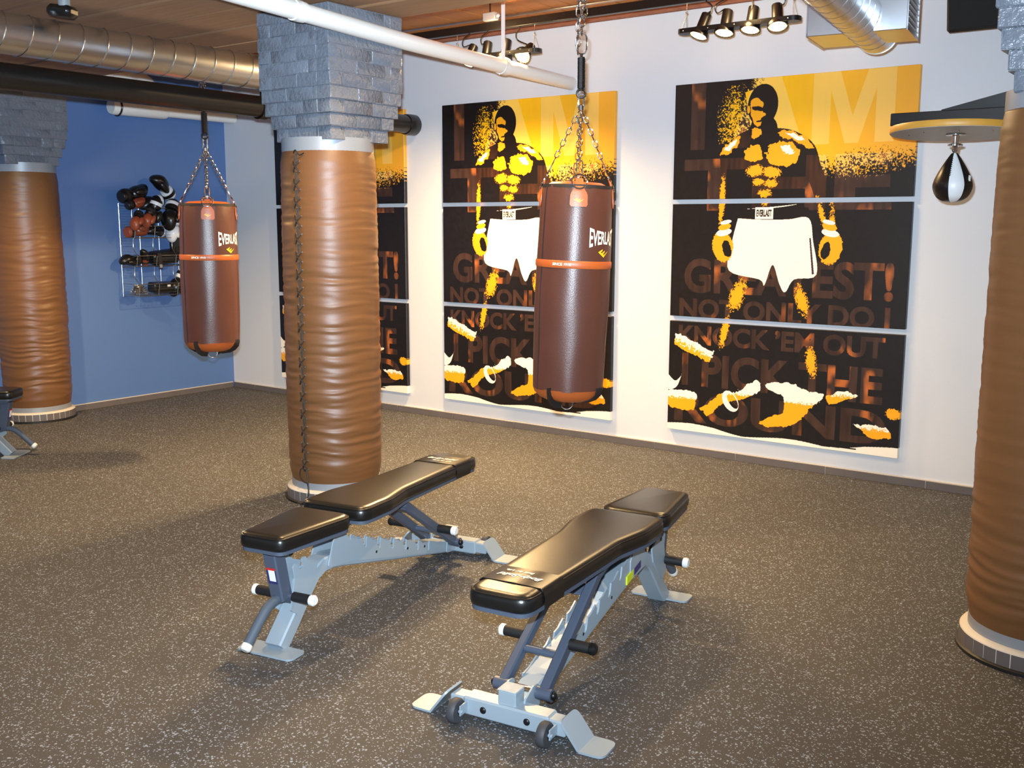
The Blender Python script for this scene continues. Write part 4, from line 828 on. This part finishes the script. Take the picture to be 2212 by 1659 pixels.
bm = NB(); prism(bm, [(0, 0), (1, 0), (1, 1), (.6, .7), (.6, .3), (.3, .3), (.3, 1), (0, 1)], lambda a, c, d: Vector(((.0835 + d) * math.cos(fa + .95 + .16 * a), (.0835 + d) * math.sin(fa + .95 + .16 * a), .098 + .028 * c)), .001, .004); obj('printed_mark', bm, MT['white_print'], root, 0)
bm = NB(); tube(bm, [(0, 0, .232), (0, 0, .262)], .006, 8); tube(bm, link_pts((0, 0, .262), (0, 0, 1), rgt, .05, .020), .004, 6, True); obj('swivel_hook', bm, MT['chrome'], root)

root = thing('speaker', 'black loudspeaker high at the upper right above the speed bag', 'speaker', (-1.37, 5.96, 2.565)); root.rotation_euler = (.20, 0, 0)
bm = NB(); box(bm, (.08, 0, .20), (.46, .26, .40), .012); obj('cabinet', bm, MT['blackplastic'], root, 30)
bm = NB(); box(bm, (.08, -.132, .20), (.435, .008, .375), .004); obj('grille', bm, MT['grille'], root)
bm = NB(); box(bm, (.10, -.137, .135), (.022, .002, .012)); obj('badge', bm, MT['cap'], root)
bm = NB(); box(bm, (.08, .19, .22), (.08, .17, .12), .004); obj('wall_bracket', bm, MT['blackplastic'], root, 30)

# ------------------------------------------------------------------ glove rack and gear on the blue wall
RX, RY = XW, 5.12
root = thing('wire_rack', 'chrome wire rack with three baskets on the blue wall', 'rack', (RX, RY, 0))
Wd = .78
bm = NB()
for y_ in (0, .19, .38, .57, Wd): tube(bm, [(.008, y_, .93), (.008, y_, 1.72)], .0035, 6)
for z_ in (.935, 1.18, 1.43, 1.70): tube(bm, [(.008, 0, z_), (.008, Wd, z_)], .0035, 6)
obj('back_frame', bm, MT['wire'], root)
for zlo, zhi, x0 in ((1.43, 1.53, .24), (1.19, 1.28, .25), (.94, 1.04, .26)):
    bm = NB(); tube(bm, [(.008, 0, zhi), (x0, 0, zhi), (x0, Wd, zhi), (.008, Wd, zhi)], .0035, 6); tube(bm, [(.008, 0, zlo), (x0 - .02, 0, zlo), (x0 - .02, Wd, zlo), (.008, Wd, zlo)], .003, 6)
    for y_ in (0.0, .19, .38, .57, Wd): tube(bm, [(x0, y_, zhi), (x0 - .02, y_, zlo)], .0025, 5)
    for y_ in np.linspace(.03, Wd - .03, 20): tube(bm, [(.008, y_, zlo), (x0 - .02, y_, zlo)], .0014, 4)
    for z_ in np.linspace(zlo, zhi, 5)[1:-1]: tube(bm, [(x0 - .01, 0, z_), (x0 - .01, Wd, z_)], .0010, 4)
    obj('basket', bm, MT['wire'], root)
for z1, z0_, xa, xb in ((1.68, 1.53, .20, .24), (1.43, 1.28, .20, .25), (1.19, 1.04, .20, .26)):
    for y_ in (0.0, .19, .38, .57, Wd): bm = NB(); tube(bm, smoothpath([(xa, y_, z1), (xa - .005, y_, z1 - (z1 - z0_) * .6), (xb, y_, z0_)], 4), .0032, 6); obj('front_wire', bm, MT['wire'], root)
bm = NB(); tube(bm, [(.008, 0, 1.68), (.20, 0, 1.68), (.20, Wd, 1.68), (.008, Wd, 1.68)], .0035, 6); obj('top_rail', bm, MT['wire'], root)
bm = NB()
for y_ in (0, Wd):
    for z_ in np.linspace(.95, 1.70, 34): tube(bm, [(.008, y_, z_), (.21, y_, z_)], .0009, 3)
o = obj('side_mesh', bm, MT['wire'], root)
def glove(label, loc, rot, m_, cuff='white_leather', sc_=1.0, thumb=1, cat='boxing glove', strap='strapblack'):
    r = thing('boxing_glove', label, cat, (RX + loc[0], RY + loc[1], loc[2]), 0, 'boxing gear in the wire rack'); r.rotation_euler = rot; r.scale = (sc_,) * 3
    bm = NB(); vs_ = ball(bm, (0, 0, .045), .058, (1, .82, 1.35), 18, 12)
    for v in vs_:
        if v.co.z > .07: v.co.y -= (v.co.z - .07) * .5
        if v.co.z < .0: v.co.x *= .85
    obj('mitt', bm, MT[m_], r, 180)
    bm = NB(); ball(bm, (.058 * thumb, -.018, .030), .026, (.9, 1, 1.9), 12, 8); obj('thumb', bm, MT[m_], r, 180)
    bm = NB(); lathe(bm, [(.036, -.095), (.043, -.085), (.045, -.035), (.040, -.02)], 20); obj('cuff', bm, MT[cuff], r)
    bm = NB(); lathe(bm, [(.0465, -.072), (.0475, -.066), (.0475, -.052), (.0465, -.046)], 20, cap=False); obj('wrist_strap', bm, MT[strap], r)
    return r
glove('black boxing glove lying flat on top of the pile, leftmost', (.14, .05, 1.795), (-1.35, .1, .15), 'black_leather', 'black_leather', 1.3)
glove('upright black boxing glove with white cuff at the very top', (.15, .355, 1.862), (.80, .25, .0), 'black_leather', 'white_leather', 1.25, strap='black_leather')
glove('glossy black glove hanging over the rack front above the brown pair', (.23, .185, 1.655), (2.75, .2, .2), 'black_leather', 'black_leather', 1.1, strap='white_leather')
glove('largest glossy black glove beside the heavy bag', (.22, .365, 1.640), (2.5, -.2, .3), 'black_leather', 'black_leather', 1.3, strap='white_leather')
glove('black glove with white trim wedged behind the others', (.10, .27, 1.735), (1.7, .2, .2), 'black_leather', 'black_leather', 1.15, strap='white_leather')
glove('brown leather glove flopped over the front rail', (.27, -.005, 1.585), (2.4, -.3, .2), 'brown_leather', 'black_leather', .85)
glove('second brown leather glove beside the flopped one', (.27, .110, 1.612), (2.55, .0, .2), 'brown_leather', 'black_leather', .85)
glove('dull brown glove inside the upper basket', (.11, .09, 1.488), (-1.45, .0, .1), 'brown_leather', 'brown_leather', 1.1)
glove('brown glove end poking out under the black pile', (.20, .03, 1.715), (-1.35, .1, .1), 'brown_leather', 'black_leather', .85)
glove('black glove inside the upper basket', (.11, .29, 1.490), (1.4, .1, .2), 'black_leather', 'black_leather', 1.0, strap='white_leather')
glove('white laced glove in the upper basket by the heavy bag', (.19, .42, 1.520), (2.6, .1, .2), 'white_leather', 'white_leather', 1.1)
glove('dark glove at the left of the middle basket', (.11, .03, 1.245), (1.5, .1, .1), 'black_leather', 'black_leather', .95)
glove('dark glove standing in the middle basket', (.14, .14, 1.262), (.4, .3, .3), 'black_leather', 'brown_leather', .7)
glove('black glove in the bottom basket with white patch, by the heavy bag', (.16, .45, 1.045), (2.5, .2, .2), 'black_leather', 'white_leather', 1.15)
def slabpad(name, label, loc, size, rot, m_='black_leather', cat='training pad'):
    r = thing(name, label, cat, (RX + loc[0], RY + loc[1], loc[2]), 0, 'boxing gear in the wire rack'); r.rotation_euler = rot
    bm = NB(); box(bm, (0, 0, 0), size, min(size) * .35, seg=3); obj('cushion', bm, MT[m_], r)
    bm = NB(); box(bm, (size[0] * .5 + .004, 0, 0), (.006, size[1] * .7, size[2] * .25), .002); obj('hand_strap', bm, MT['strapblack'], r); return r
slabpad('focus_mitt', 'black focus mitt in the middle basket with hanging strap', (.13, .33, 1.262), (.12, .26, .11), (.1, .2, .0))
slabpad('focus_mitt', 'black focus mitt leaning up beside the heavy bag', (.15, .46, 1.33), (.05, .14, .20), (.2, .1, .3))
sp = slabpad('focus_mitt', 'black focus mitt in the bottom basket with white label', (.13, .31, 1.000), (.12, .24, .09), (0, .1, 0))
bm = NB(); box(bm, (.062, .02, .020), (.003, .030, .018)); obj('sewn_label', bm, MT['white_print'], sp)
r = thing('chain_coil', 'heap of bright chain in the bottom basket', 'chain', (RX + .15, RY + .06, .947), 0)
bm = NB(); pts = [Vector((.055 * math.cos(q * .9) * (1 - q / 90), .075 * math.sin(q * .9) * (1 - q / 120), .012 + q * .0011)) for q in range(64)]
for q in range(len(pts) - 1):
    d = pts[q + 1] - pts[q]; tube(bm, link_pts((pts[q] + pts[q + 1]) / 2, d, Vector((0, 0, 1)) if q % 2 else d.cross(Vector((0, 0, 1))), d.length * 1.25, .020), .0035, 5, True)
obj('chain_links', bm, MT['chrome'], r)
r = thing('wrist_wrap', 'black wrap dangling from the middle basket rail', 'strap', (RX + .262, RY + .20, 1.29), 0)
bm = NB(); sweep(bm, smoothpath([(-.06, 0, .0), (-.01, 0, .012), (.004, 0, -.01), (.006, .004, -.07), (.004, .008, -.125)], 4), rect(.005, .035)); obj('webbing', bm, MT['strapblack'], r)
bm = NB(); box(bm, (.008, .007, -.10), (.005, .026, .03), .001); obj('buckle', bm, MT['greyplastic'], r)
